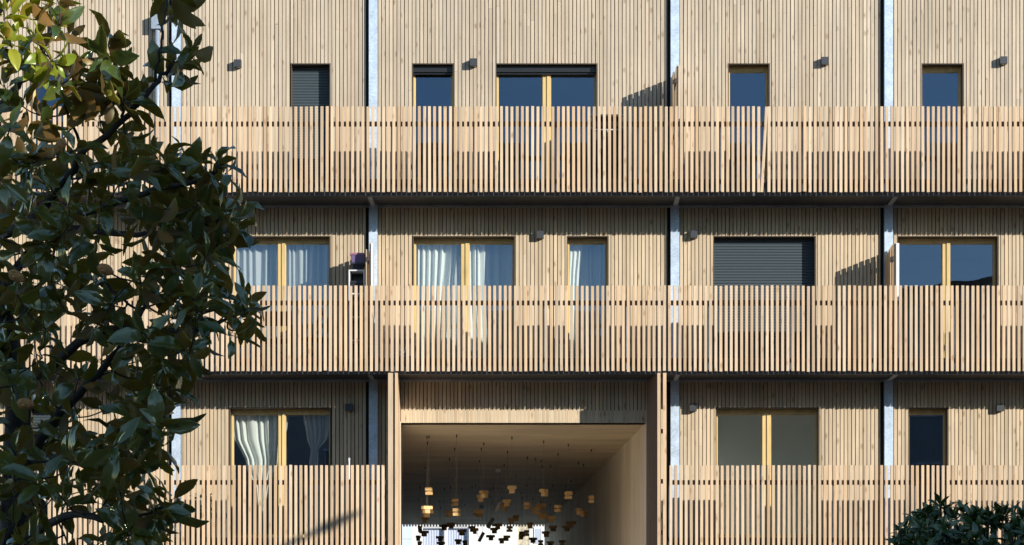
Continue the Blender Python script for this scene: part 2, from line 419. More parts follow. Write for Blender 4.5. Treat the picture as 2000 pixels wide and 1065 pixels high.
wall_with_holes('ground_floor_wall', BX0, BX1, 0, zc+FL['A']-0.002, [(PL0, PR0, 0, 5)], YM, YW+0.34, M['concrete'])
# body of the building behind
m = MB(); m.box(BX0, BX1, YW-0.02, YBACK, ROOF+0.002, ROOF+0.3); m.build('roof_slab', M['roof'], bld)
m = MB(); m.box(BX0-0.3, BX0-0.002, YW, YBACK, 0, ROOF); m.build('end_wall', M['concrete'], bld)
m = MB(); m.box(BX1+0.002, BX1+0.3, YW, YBACK, 0, ROOF); m.build('end_wall', M['concrete'], bld)
pl1, pr1 = PL0+SLOPE*(PASS_Y1-YW), PR0+SLOPE*(PASS_Y1-YW)
wall_with_holes('rear_wall', BX0, BX1, 0, ROOF, [(pl1, pr1, 0, PASS_Z)], YBACK-0.25, YBACK, M['concrete'])

# ------------------------------------------------------------------ cladding battens
PITCH, BW, BD = 0.0615, 0.0510, 0.026
pieces = []
def clad_zone(fl, holes, x0=X0, x1=X1):
    z0, z1 = ZONE[fl]
    n = int((x1-x0)/PITCH)
    for i in range(n):
        a = x0 + i*PITCH + R.uniform(-0.0012, 0.0012); b = a + BW
        spans = [(a, b)]
        for c in COLS:                         # slot where the steel column stands
            lo, hi = c - COLW/2 - 0.055, c + COLW/2 + 0.004
            ns = []
            for s in spans:
                if s[1] <= lo or s[0] >= hi: ns.append(s)
                else:
                    if s[0] < lo: ns.append((s[0], lo))
                    if s[1] > hi: ns.append((hi, s[1]))
            spans = ns
        for (sa, sb) in spans:
            cuts = sorted({sa, sb} | {e for h in holes for e in (h[0]-0.004, h[1]+0.004) if sa < e < sb})
            for ca, cb in zip(cuts, cuts[1:]):
                if cb - ca < 0.008: continue
                mid = (ca+cb)/2; lo = z0
                for h in holes:
                    if h[0]-0.004 <= mid <= h[1]+0.004: lo = max(lo, h[3]+0.002)
                if z1 - lo < 0.02: continue
                if z1 - lo > 1.6 and R.random() < 0.22:
                    zj = R.uniform(lo+0.5, min(z1-0.4, 12.5))
                    pieces.append((fl, ca, cb, lo, zj-0.001)); pieces.append((fl, ca, cb, zj+0.001, z1))
                else:
                    pieces.append((fl, ca, cb, lo, z1))
clad_zone('C', OPEN['C']); clad_zone('B', OPEN['B'])
holesA = OPEN['A'] + [(PL0, PR0, 0, PASS_Z)]
clad_zone('A', holesA)
def vis(p):
    fl, a, b, lo, hi = p
    if b < PX(0,YW) or a > PX(2000,YW): return 0
    if fl != 'C': return 0.4*(b-a)*(hi-lo)
    return (b-a)*max(0, min(hi, 12.42)-max(lo, 10.3))
order = sorted(range(len(pieces)), key=lambda i: -vis(pieces[i]))
single = set(order[:300])
rest = {'A': MB(), 'B': MB(), 'C': MB()}
for i, (fl, a, b, lo, hi) in enumerate(pieces):
    dy = R.uniform(-0.002, 0.002)
    if i in single:
        MB().cbox(a, b, YW+dy, YW+BD+dy, lo, hi, 0.0025).build('cladding_batten', M['clad' if fl == 'C' else 'clad_warm'], bld)
    else:
        rest[fl].cbox(a, b, YW+dy, YW+BD+dy, lo, hi, 0.0025, 0, R.random())
for fl in 'CBA':
    o = rest[fl].build('cladding', M['clad' if fl == 'C' else 'clad_warm'], bld); o['kind'] = 'stuff'
# plain cladding on the stretches beyond the frame
for (a, b) in ((BX0, X0-0.05), (X1+0.05, BX1)):
    m = MB(); n = int((b-a)/PITCH)
    for i in range(n): m.box(a+i*PITCH, a+i*PITCH+BW, YW, YW+BD, zc+FL['A'], ROOF, 0, R.random())
    o = m.build('cladding', M['clad'], bld); o['kind'] = 'stuff'

# ------------------------------------------------------------------ columns, decks, brackets
for c in COLS:
    m = MB()     # rolled H section: front flange, web, rear flange
    m.box(c-COLW/2, c+COLW/2, 42.815, 42.827, 0, ROOF)
    m.box(c-0.005, c+0.005, 42.827, 42.915, 0, ROOF)
    m.box(c-COLW/2, c+COLW/2, 42.915, 42.926, 0, ROOF)
    m.build('steel_column', M['galv'], bld)
SCR_L, SCR_R = PX(757, YR), PX(1302, YR)
for fl in 'CBA':
    dz = FL[fl]
    for (a, b) in ([(X0-4, X1+6)] if fl != 'A' else [(X0-4, SCR_L), (SCR_R, X1+6)]):
        m = MB(); m.box(a, b, YB+0.014, YW-0.02, LEDGE+dz+0.037, DECK+dz)
        d = m.build('balcony_deck', M['steel_dark'], bld)
        m = MB(); m.box(a, b, YB, YB+0.012, BEAM_BOT+dz, DECK+dz+0.012)
        m.box(a, b, YB+0.012, YB+0.075, BEAM_BOT+dz, BEAM_BOT+dz+0.01)
        m.build('edge_beam', M['steel_edge'], d)
        m = MB(); m.box(a, b, YW-0.055, YW-0.003, LEDGE+dz, LEDGE+dz+0.008); m.box(a, b, YW-0.055, YW-0.045, LEDGE+dz+0.008, LEDGE+dz+0.036)
        m.build('ledger_angle', M['galv_grey'], d)
        for c in COLS:
            if not (a < c < b): continue
            m = MB(); m.box(c-0.036, c+0.036, YB+0.076, 42.814, BEAM_BOT+dz-0.004, BEAM_BOT+dz+0.008)
            m.box(c-0.005, c+0.005, YB+0.076, 42.814, BEAM_BOT+dz+0.008, LEDGE+dz+0.036)
            m.build('bracket', M['galv_grey'], d)

# ------------------------------------------------------------------ windows
YF = YW + 0.215              # front face of the frames
def wbox(m, x0, x1, z0, z1, y0, y1, mi=0): m.box(x0, x1, y0, y1, z0, z1, mi)
win_objs = []
for wi, (fl, pl, pr, mul, kind) in enumerate(WINS):
    x0, x1 = PX(pl,YW), PX(pr,YW); z0 = DECK+FL[fl]+0.02; z1 = WIN_TOP[fl]
    # reveal lining (four boards)
    rv = MB(); t = 0.012
    rv.box(x0, x0+t, YW+0.004, YF, z0, z1); rv.box(x1-t, x1, YW+0.004, YF, z0, z1)
    rv.box(x0+t, x1-t, YW+0.004, YF, z1-t, z1); rv.box(x0+t, x1-t, YW-0.015, YF, z0, z0+t)
    a, b, c, d = x0+t, x1-t, z0+t, z1-t
    fr = MB(); st, tp_, bt = 0.022, 0.075, 0.09
    fr.box(a, a+st, YF, YF+0.07, c, d); fr.box(b-st, b, YF, YF+0.07, c, d)
    fr.box(a+st, b-st, YF, YF+0.07, d-tp_, d); fr.box(a+st, b-st, YF, YF+0.07, c, c+bt)
    panes = [(a+st, b-st)]
    if mul:
        ml, mr_ = PX(mul[0],YF), PX(mul[1],YF)
        fr.box(ml, mr_, YF-0.004, YF+0.072, c+bt, d-tp_)
        fr.box((ml+mr_)/2+0.006, mr_+0.004, YF-0.022, YF-0.0042, c+bt, d-tp_)
        panes = [(a+st, ml), (mr_, b-st)]
    fo = fr.build('window', M['pine'], bld)
    win_objs.append(fo)
    rv.build('window_reveal', M['reveal'], fo)
    for (pa, pb) in panes:
        s = 0.012    # sash
        sa = MB(); zz0, zz1 = c+bt, d-tp_
        sa.box(pa, pa+s, YF+0.02, YF+0.065, zz0, zz1); sa.box(pb-s, pb, YF+0.02, YF+0.065, zz0, zz1)
        sa.box(pa+s, pb-s, YF+0.02, YF+0.065, zz1-s, zz1); sa.box(pa+s, pb-s, YF+0.02, YF+0.065, zz0, zz0+0.05)
        sa.build('sash', M['pine'], fo)
        gm = MB(); gm.v = [(pa+s,YF+0.04,zz0+0.05),(pb-s,YF+0.04,zz0+0.05),(pb-s,YF+0.04,zz1-s),(pa+s,YF+0.04,zz1-s)]; gm.face((0,1,2,3))
        gm.build('pane', M['glass'], fo)
    if kind in ('shut',):
        sh = MB(); p = 0.0455; n = int((d-c)/p)
        for k in range(n):
            zt = d - k*p; y = YF - 0.022
            bi = len(sh.v)
            for (yy, zz) in ((y+0.007, zt), (y, zt-0.010), (y-0.001, zt-0.028), (y+0.007, zt-p+0.003), (y+0.010, zt-p)):
                sh.v += [(a+0.002, yy, zz), (b-0.002, yy, zz)]
            for q in range(4): sh.face((bi+2*q, bi+2*q+2, bi+2*q+3, bi+2*q+1))
        sh.build('roller_shutter', M['shutter'], fo)
    if kind in ('box',):
        bx = MB(); bx.box(a+0.002, b-0.002, YF-0.11, YF-0.002, d-0.105, d-0.002); bx.box(a+0.004, b-0.004, YF-0.075, YF-0.055, d-0.135, d-0.1052)
        bx.build('shutter_box', M['black'], fo)
    # room behind
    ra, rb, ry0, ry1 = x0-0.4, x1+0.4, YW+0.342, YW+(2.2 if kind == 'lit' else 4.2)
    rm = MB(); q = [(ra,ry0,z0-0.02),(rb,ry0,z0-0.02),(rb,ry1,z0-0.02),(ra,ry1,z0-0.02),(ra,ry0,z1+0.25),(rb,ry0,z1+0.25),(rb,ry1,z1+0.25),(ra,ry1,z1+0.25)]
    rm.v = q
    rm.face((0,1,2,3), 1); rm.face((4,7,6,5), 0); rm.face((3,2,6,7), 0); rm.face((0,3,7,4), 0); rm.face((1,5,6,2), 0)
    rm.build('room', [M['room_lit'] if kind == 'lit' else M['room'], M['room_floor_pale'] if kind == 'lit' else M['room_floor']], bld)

# ------------------------------------------------------------------ passage lining
def quadbox(mb, pts_lo, z0, z1):
    b = len(mb.v); mb.v += [(x,y,z0) for x,y in pts_lo] + [(x,y,z1) for x,y in pts_lo]
    for q in ((0,3,2,1),(4,5,6,7),(0,1,5,4),(1,2,6,5),(2,3,7,6),(3,0,4,7)): mb.face(tuple(b+i for i in q))
yA, yE = YW+0.002, PASS_Y1
xr0, xr1, xl0, xl1 = PR0, PR0+SLOPE*(yE-YW), PL0, PL0+SLOPE*(yE-YW)
m = MB(); quadbox(m, [(xr0,yA),(xr0+0.2,yA+0.03),(xr1+0.2,yE),(xr1,yE)], 0, PASS_Z+0.02); m.build('passage_side_wall', M['boards_wall'], bld)
m = MB(); quadbox(m, [(xl0-0.2,yA+0.03),(xl0,yA),(xl1,yE),(xl1-0.2,yE)], 0, PASS_Z+0.02); m.build('passage_side_wall', M['boards_wall'], bld)
m = MB(); quadbox(m, [(xl0,yA),(xr0,yA),(xr1,yE-0.05),(xl1,yE-0.05)], PASS_Z, PASS_Z+0.2); m.build('passage_ceiling', M['boards_ceiling'], bld)
m = MB()
for k in range(70):
    x = xl1-0.3 + k*0.0805
    m.box(x, x+0.047, yE+0.02, yE+0.045, PASS_Z-0.05, PASS_Z+0.9, 0, R.random())
o = m.build('rear_slat_row', M['slat'], bld); o['kind'] = 'stuff'

# ------------------------------------------------------------------ railings
SH = RAIL_TOP - SLAT_BOT
slat_meshes = []
for k in range(4):
    w = (0.0455, 0.0445, 0.0465, 0.045)[k]
    m = MB(); m.cbox(-w/2, w/2, 0, 0.036, 0, SH, 0.003); slat_meshes.append(m.mesh('slat', M['slat']))
SP = 10.04/F*YR
def railing(fl, xa, xb, phase_px, label, post_px, tilt=None):
    dz = FL[fl]; zb = SLAT_BOT+dz
    rt = empty('balcony_railing', ((xa+xb)/2, YR, zb), label, 'railing', 'slatted timber balcony railings')
    x = PX(phase_px, YR); x -= math.floor((x-xa)/SP)*SP
    while x < xb:
        rot = (R.gauss(0,0.0012), R.gauss(0,0.0016), R.gauss(0,0.012))
        lx = x + R.gauss(0,0.0012)
        if tilt and abs(x-PX(tilt,YR)) < SP/2: rot = (0, 0.055, 0); lx = x-0.03
        inst('slat', R.choice(slat_meshes), (lx, YR+R.uniform(-0.0015,0.0015), zb+R.gauss(0,0.003)), rt, rot)
        x += SP
    for (za, zb2) in ((PZ(245.5,YR), PZ(236.5,YR)), (PZ(356,YR), PZ(349,YR))):
        MB().box(xa, xb, YR+0.040, YR+0.080, za+dz, zb2+dz).build('rail', M['rail_brown'], rt)
    px = post_px
    while PX(px,YR) > xa: px -= 160.5
    px += 160.5
    while PX(px,YR) < xb:
        X = PX(px,YR)
        MB().box(X-0.022, X+0.022, YR+0.082, YR+0.092, BEAM_BOT+0.06+dz, PZ(237.5,YR)+dz).box(X-0.03, X+0.03, YR+0.094, YB-0.002, BEAM_BOT+0.08+dz, DECK+dz-0.02).build('post', M['galv_post'], rt)
        px += 160.5
    return rt
railing('C', X0, X1, 1140.2, 'topmost slatted timber balcony railing, one slat leaning, along the upper storey', 605, tilt=1492)
railing('B', X0, X1, 434.1, 'middle slatted timber balcony railing, directly above the covered passage', 580)
railing('A', X0, SCR_L-0.012, 326.5, 'lowest slatted timber railing left of the passage, crossed by a slanting shadow', 560)
railing('A', SCR_R+0.045, X1, 1310, 'lowest slatted timber railing right of the passage, behind the dark shrub', 1470)

# ------------------------------------------------------------------ balcony dividers
def divider(fl, ci, label, pw, pm):
    dz = FL[fl]; X = COLS[ci]; zt = PZ(127, 42.05)+dz; zb = DECK+dz+0.03
    t = empty('balcony_divider', (X, 42.45, DECK+dz), label, 'screen', 'slatted balcony dividers')
    for k in range(8):
        y = 42.06 + k*0.095
        MB().box(X-0.012, X+0.014, y, y+0.056, zb, zt+R.uniform(-0.004,0.004)).build('slat', M['slat'], t)
        if k < 7: MB().box(X-0.070, X-0.044, y+0.045, y+0.120, zb, zt-0.10+R.uniform(-0.004,0.004)).build('slat', M['slat'], t)
    for z in (zb+0.15, zt-0.28):
        MB().box(X-0.042, X-0.014, 42.05, 42.80, z, z+0.07).build('rail', M['rail_brown'], t)
    MB().box(X+0.015, X+0.015+pw, 42.03, 42.05, zb, zt-0.01).build('edge_post', M[pm], t)
    return t
divider('C', 2, 'slatted wooden divider on the top balcony, at the column right of the wide window', 0.022, 'slat')
divider('B', 3, 'slatted wooden divider with bright edge beside the rightmost middle-storey window', 0.046, 'white_paint')
divider('B', 1, 'slatted wooden divider on the middle balcony behind the stacked storage boxes', 0.03, 'white_paint')

# ------------------------------------------------------------------ passage entry screens
ZS = PZ(728.5, YR)
def screen(side, label):
    t = empty('passage_screen', (SCR_L if side < 0 else SCR_R, YR, 0), label, 'screen', 'full height slat screens beside the passage')
    if side < 0:
        fr = [(758,767.5),(771.5,777)]; xf, xw = PX(776.5,YR), PX(782,YW)
    else:
        fr = [(1284,1290),(1295,1301.5)]; xf, xw = PX(1283.5,YR), PX(1263,YW)
    for a, b in fr: MB().box(PX(a,YR), PX(b,YR), YR, YR+0.03, 0, ZS).build('slat', M['slat'], t)
    n = 13; mt = M['slat'] if side < 0 else M['slat_shaded']
    for k in range(n):
        f = (k+0.2)/n; y = YR+0.035+f*(YW-YR-0.06); x = xf+(xw-xf)*f
        ang = math.atan2(xw-xf, YW-YR)
        rot = Matrix.Rotation(-ang, 3, 'Z')
        off = -0.016 if side < 0 else 0.016
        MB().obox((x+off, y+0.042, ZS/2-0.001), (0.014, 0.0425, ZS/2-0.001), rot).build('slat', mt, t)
    lo, hi = PX(fr[0][0],YR)+0.004, PX(fr[1][1],YR)-0.004
    for py in (742, 842, 940, 1040):
        z = PZ(py, YR)
        MB().box(lo, hi, YR+0.031, YR+0.034+0.03, z-0.035, z+0.035).build('rail', M['rail_brown'], t)
    return t
screen(-1, 'full height slat screen on the left side of the passage, its inner face sunlit')
screen(1, 'full height slat screen on the right side of the passage, its inner face dark')

# ------------------------------------------------------------------ wall lamps
lm = {}
mb = MB(); s = 0.0575
mb.box(-s, s, -0.125, -0.012, 0.0, 0.115); LB = mb.mesh('lamp_body', M['lamp'])
mb = MB(); mb.box(-0.035, 0.035, -0.0118, 0.012, 0.02, 0.095); LP_ = mb.mesh('lamp_bracket', M['lamp'])
mb = MB(); mb.box(-0.04, 0.04, -0.108, -0.028, -0.004, -0.0005); LL = mb.mesh('lamp_lens', M['lens'])
for (px, py, lab) in ((465,133,'cube wall lamp left of the narrow shuttered top-storey window'),
        (925,131,'cube wall lamp between the narrow and the wide top-storey windows'),
        (1610.5,128,'cube wall lamp right of the leaning slat, on the top storey'),
        (1958.5,127,'cube wall lamp at the far right of the top storey'),
        (1055,467,'cube wall lamp between the two curtained middle-storey windows'),
        (1355,466,'cube wall lamp left of the wide shuttered middle-storey window'),
        (682,804,'cube wall lamp in the shade right of the window with tied curtains'),
        (1353,804,'cube wall lamp right of the passage, left of the wide lowest window'),
        (1952,804,'cube wall lamp above the dark shrub at the lower right')):
    loc = P3(px, py, YW-0.02); loc.y = YW
    t = empty('wall_lamp', loc, 'dark grey '+lab, 'wall lamp', 'cube wall lamps on the facade')
    for nm, me in (('lamp_body',LB),('bracket',LP_),('lens',LL)): inst(nm, me, loc, t)

# ------------------------------------------------------------------ downpipe with hopper
yP = YW-0.10
X = PX(307.5, yP); zt = PZ(58, yP)
t = empty('downpipe', (X, yP, DECK), 'galvanised downpipe with rain hopper beside the column behind the magnolia', 'downpipe')
MB().tube([(X,yP,DECK),(X,yP,zt+0.01)], 0.04, 14).build('pipe', M['galv_post'], t)
MB().box(X-0.09, X+0.09, YW-0.17, YW-0.006, zt, zt+0.24).build('hopper', M['galv_post'], t)
for z in (zt-0.35, zt-1.3): MB().tube([(X,yP,z),(X,yP,z+0.03)], 0.046, 14).box(X-0.012, X+0.012, yP+0.04, YW+0.002, z, z+0.03).build('clip', M['galv_grey'], t)

# ------------------------------------------------------------------ curtains
def curtain(name, fl, rows, nf, label, mat, y=YW+0.43, amp=0.035, seed=1, group='curtains behind the windows'):
    """rows: (photo y, left px, right px) from top to bottom"""
    rr = random.Random(seed); nu = nf*8
    ph = [rr.uniform(-0.5,0.5) for _ in range(nf+2)]; am = [rr.uniform(0.5,1.3) for _ in range(nf+2)]
    mb = MB(); nr = 14; grid = []
    for j in range(nr+1):
        t = j/nr; py = rows[0][0] + (rows[-1][0]-rows[0][0])*t
        for (a, b) in zip(rows, rows[1:]):
            if a[0] <= py <= b[0]+1e-6:
                f = (py-a[0])/(b[0]-a[0]); f2 = f*f*(3-2*f)
                l = a[1]+(b[1]-a[1])*f2; r_ = a[2]+(b[2]-a[2])*f2; break
        for i in range(nu+1):
            u = i/nu; k = u*nf; ki = int(k)
            a_ = am[ki]*(1-(k-ki)) + am[ki+1]*(k-ki)
            wv = math.sin(2*math.pi*(k + ph[ki]*(1-(k-ki)) + ph[ki+1]*(k-ki)) + 0.6*math.sin(3*t+ki))
            px = l+(r_-l)*u
            grid.append((PX(px,y), y + amp*a_*wv*(0.7+0.3*t), PZ(py,y)))
    mb.v = grid
    for j in range(nr):
        for i in range(nu):
            q = j*(nu+1)+i
            mb.face((q, q+1, q+nu+2, q+nu+1), 0, 0, True)
    o = mb.build(name, mat, None); tag(o, label, 'curtain', group); return o
curtain('curtain','B',[(470,455,640),(700,455,640)],15,'white pleated curtain across the middle-storey window nearest the magnolia',M['sheer'],seed=3,amp=0.06)
curtain('curtain','B',[(470,811,893),(600,812,884),(700,811,880)],7,'white curtain in the left pane of the middle window above the passage',M['curtain'],seed=5,amp=0.085)
curtain('curtain','B',[(470,908,948),(560,910,946),(660,912,952),(700,914,946)],4,'narrow white curtain just right of the mullion above the passage',M['curtain'],seed=9,amp=0.08)
curtain('curtain','B',[(470,812,1002),(705,812,1002)],10,'bluish sheer net curtain filling the wide window above the passage',M['sheer'],y=YW+0.56,seed=11,amp=0.04)
curtain('curtain','B',[(470,1108,1138),(560,1108,1130),(705,1108,1126)],3,'white curtain strip at the left edge of the narrow middle-storey window',M['curtain'],seed=13,amp=0.03)
curtain('curtain','B',[(470,1110,1184),(705,1110,1184)],6,'bluish sheer net curtain in the narrow middle-storey window',M['sheer'],y=YW+0.56,seed=15,amp=0.03)
curtain('curtain','A',[(803,452,545),(850,457,545),(905,480,542),(960,497,524),(1000,504,514),(1066,494,522)],6,'cream curtain swept to a narrow tail in the lower left window',M['curtain'],seed=17,amp=0.07)
curtain('curtain','A',[(803,590,644),(850,598,643),(884,608,620),(900,604,622),(960,602,624),(1066,600,628)],6,'grey net curtain tied in a knot in the lower window\'s right pane',M['sheer'],seed=19,amp=0.04)
curtain('curtain','A',[(803,556,566),(835,556,561),(850,556,558)],1,'small net curtain edge beside the mullion of the lower left window',M['sheer'],seed=21,amp=0.02)

# ------------------------------------------------------------------ things on the balconies
zB, zC_, zA = DECK+FL['B']+0.001, DECK+0.001, DECK+FL['A']+0.001
# storage tower
y = 42.46; xs0, xs1 = PX(681,y-0.2), PX(712,y-0.2)
zs = PZ(527, y-0.2)
t = empty('storage_shelf', ((xs0+xs1)/2, y, zB), 'tall white framed shelf with dark crates, left of a middle balcony divider', 'shelf')
for xx in (xs0, xs1-0.018): 
    MB().box(xx, xx+0.018, y-0.2, y+0.16, zB, zs).build('side_panel', M['white_paint'], t)
for k in range(5):
    z = zs-0.018-k*(zs-zB-0.03)/4
    MB().box(xs0+0.018, xs1-0.018, y-0.2, y+0.16, z, z+0.018).build('shelf_board', M['white_paint'], t)
MB().box(xs0+0.02, xs1-0.02, y+0.15, y+0.16, zB, zs-0.02).build('back_panel', M['black'], t)
def crate(x0, x1, y0, y1, z0, z1, mat, label, lid=None, name='storage_crate'):
    o = empty(name, ((x0+x1)/2,(y0+y1)/2,z0), label, 'crate', 'storage boxes on the middle balcony')
    mb = MB(); i = 0.02; b = len(mb.v)
    mb.v += [(x0+i,y0+i,z0),(x1-i,y0+i,z0),(x1-i,y1-i,z0),(x0+i,y1-i,z0),(x0,y0,z1),(x1,y0,z1),(x1,y1,z1),(x0,y1,z1)]
    for q in ((0,3,2,1),(4,5,6,7),(0,1,5,4),(1,2,6,5),(2,3,7,6),(3,0,4,7)): mb.face(q)
    mb.build('body', mat, o)
    MB().box(x0-0.012, x1+0.012, y0-0.012, y1+0.012, z1-0.025, z1+0.004).build('rim', lid or mat, o)
    return o
for k in range(4):
    z = zs-0.018-(k+1)*(zs-zB-0.03)/4+0.0185
    crate(xs0+0.035, xs1-0.035, y-0.18, y+0.12, z, z+0.19+0.02*(k%2), M['plastic_dark'],
        ('dark plastic crate in the top compartment of the white shelf','dark plastic crate in the second compartment of the white shelf','dark plastic crate in the third compartment of the white shelf','dark plastic crate in the bottom compartment of the white shelf')[k])
z1 = zs+0.001
crate(xs0+0.035, xs1-0.02, y-0.17, y+0.12, z1, z1+0.115, M['plastic_dark'], 'black lidded crate standing on top of the white framed shelf')
crate(xs0+0.03, xs1+0.0, y-0.18, y+0.13, z1+0.120, z1+0.265, M['plastic_purple'], 'violet see-through bin topmost of the stack on the balcony', M['plastic_pink'])
# garden armchair
y = 42.4; xc = PX(535, y); w = 0.56
t = empty('garden_chair', (xc, y, zB), 'dark wooden garden armchair behind the middle railing near the magnolia', 'chair')
for sx in (-1, 1):
    MB().bar((xc+sx*w/2, y-0.22, zB), (xc+sx*w/2, y-0.26, zB+0.82), 0.045, 0.045).build('leg', M['teak'], t)
    MB().bar((xc+sx*w/2, y+0.22, zB), (xc+sx*w/2, y+0.22, zB+0.60), 0.045, 0.045).build('leg', M['teak'], t)
    MB().bar((xc+sx*w/2, y-0.26, zB+0.61), (xc+sx*w/2, y+0.26, zB+0.61), 0.06, 0.03).build('armrest', M['teak'], t)
MB().box(xc-w/2+0.024, xc+w/2-0.024, y-0.2, y+0.24, zB+0.38, zB+0.41).build('seat', M['teak'], t)
MB().box(xc-w/2-0.02, xc+w/2+0.02, y-0.285, y-0.262, zB+0.60, zB+0.83).build('backrest', M['teak'], t)
for k in (-1,1):
    MB().bar((xc-k*w/2, y-0.24, zB+0.05), (xc+k*w/2, y-0.245+0.02*k, zB+0.58), 0.03, 0.02).build('brace', M['teak'], t)
# folded chair leaning
xc = PX(612, 42.5); y = 42.5
t = empty('folding_chair', (xc, y, zB), 'slim dark wooden folding chair standing right of the garden armchair', 'chair')
for dy in (-0.2, 0.2):
    MB().bar((xc-0.12, y+dy, zB), (xc+0.15, y+dy, zB+0.92), 0.05, 0.025).build('leg', M['teak'], t)
    MB().bar((xc+0.12, y+dy, zB), (xc-0.16, y+dy, zB+0.44), 0.04, 0.025).build('leg', M['teak'], t)
for k in range(4):
    MB().box(xc-0.18+k*0.09, xc-0.10+k*0.09, y-0.22, y+0.22, zB+0.42, zB+0.44).build('seat_slat', M['teak'], t)
for k in range(2):
    MB().bar((xc+0.118+k*0.024, y-0.2, zB+0.80+k*0.08), (xc+0.118+k*0.024, y+0.2, zB+0.80+k*0.08), 0.02, 0.06).build('back_slat', M['teak'], t)
# broom with yellow handle
xb = PX(738.5, 42.6)
t = empty('broom', (xb, 42.6, zB), 'yellow handled broom leaning beside the middle-storey column', 'broom')
MB().tube([(xb+0.03,42.55,zB+0.1),(xb,42.76,zB+1.05)], 0.016, 8).build('handle', M['yellow'], t)
m = MB(); m.box(xb-0.10, xb+0.16, 42.52, 42.58, zB+0.06, zB+0.1); m.box(xb-0.09, xb+0.15, 42.53, 42.57, zB, zB+0.0598); m.build('brush_head', M['plastic_dark'], t)
# laundry basket with bright bits
xb = PX(788, 42.6); 
t = empty('basket', (xb, 42.6, zB), 'low basket of blue and white cloths left of the wide middle window', 'basket')
MB().tube([(xb,42.6,zB),(xb,42.6,zB+0.13)], [0.13,0.16], 14).build('body', M['plastic_dark'], t)
for k in range(9):
    a = k*0.7; c = (xb+0.09*math.cos(a)*(k%3)/2, 42.6+0.09*math.sin(a), zB+0.15+0.02*(k%4))
    rot = Euler((a, a*1.7, a*0.6)).to_matrix()
    MB().obox(c, (0.06,0.045,0.008), rot).build('cloth', M['blue_cloth'] if k % 2 else M['white_paint'], t)
# top balcony: dark cabinet
y = 42.5; xa, xb = PX(1153,y-0.2), PX(1218,y-0.2); zt = PZ(224, y-0.2)
t = empty('outdoor_cabinet', ((xa+xb)/2, y, zC_), 'dark open outdoor cabinet behind the top railing, right of the wide window', 'cabinet')
for xx in (xa, xb-0.03): MB().box(xx, xx+0.03, y-0.2, y+0.2, zC_, zt-0.03).build('side_panel', M['dark_wood'], t)
MB().box(xa-0.015, xb+0.015, y-0.22, y+0.21, zt-0.03, zt).build('top_board', M['dark_wood'], t)
MB().box(xa+0.03, xb-0.03, y+0.18, y+0.2, zC_, zt-0.03).build('back_panel', M['dark_wood'], t)
for z in (zC_+0.05, zC_+0.42): MB().box(xa+0.03, xb-0.03, y-0.19, y+0.18, z, z+0.02).build('shelf_board', M['dark_wood'], t)
MB().tube([(xa+0.03,y-0.1,zt-0.22),(xb-0.03,y-0.1,zt-0.22)], 0.012, 8).build('rod', M['galv_grey'], t)
for k, (f, l) in enumerate(((0.3,0.28),(0.52,0.36),(0.74,0.40))):
    X = xa+(xb-xa)*f
    MB().bar((X, y-0.1, zt-0.235), (X+0.02, y-0.1, zt-0.235-l), 0.035, 0.012).build('hanging_tool', M['galv_grey'], t)
# olive cushion
xc = PX(819, 42.7)
m = MB(); n = 8
for j in range(5):
    for i in range(n):
        a = 2*math.pi*i/n; rr = (0.3,0.95,1.0,0.9,0.2)[j]
        m.v.append((xc+0.075*rr*math.cos(a), 42.72+0.06*rr*math.sin(a), zC_+0.17+(-0.095,-0.06,0.0,0.06,0.09)[j]))
for j in range(4):
    for i in range(n): m.face((j*n+i, j*n+(i+1)%n, (j+1)*n+(i+1)%n, (j+1)*n+i), 0, 0, True)
m.face(tuple(range(n-1,-1,-1))); m.face(tuple(4*n+i for i in range(n)))
m.box(xc-0.1, xc+0.1, 42.62, 42.82, zC_, zC_+0.074, 1)
tag(m.build('cushion', [M['green_cloth'], M['dark_wood']]), 'olive green cushion on a low block at the narrow top-storey window', 'cushion')
# white pole at lower left balcony
X = PX(682, 42.2)
t = empty('clothes_pole', (X, 42.2, zA), 'white pole with looped end standing at the lower left railing', 'pole')
MB().tube([(X,42.2,zA),(X,42.2,PZ(900,42.2))], 0.012, 8).build('pole', M['white_paint'], t)
pts = [(X+0.010*math.cos(a), 42.2, PZ(900,42.2)+0.02+0.022*math.sin(a)) for a in [k*math.pi/5 - math.pi/2 for k in range(11)]]
MB().tube(pts, 0.007, 6).build('loop', M['white_paint'], t)

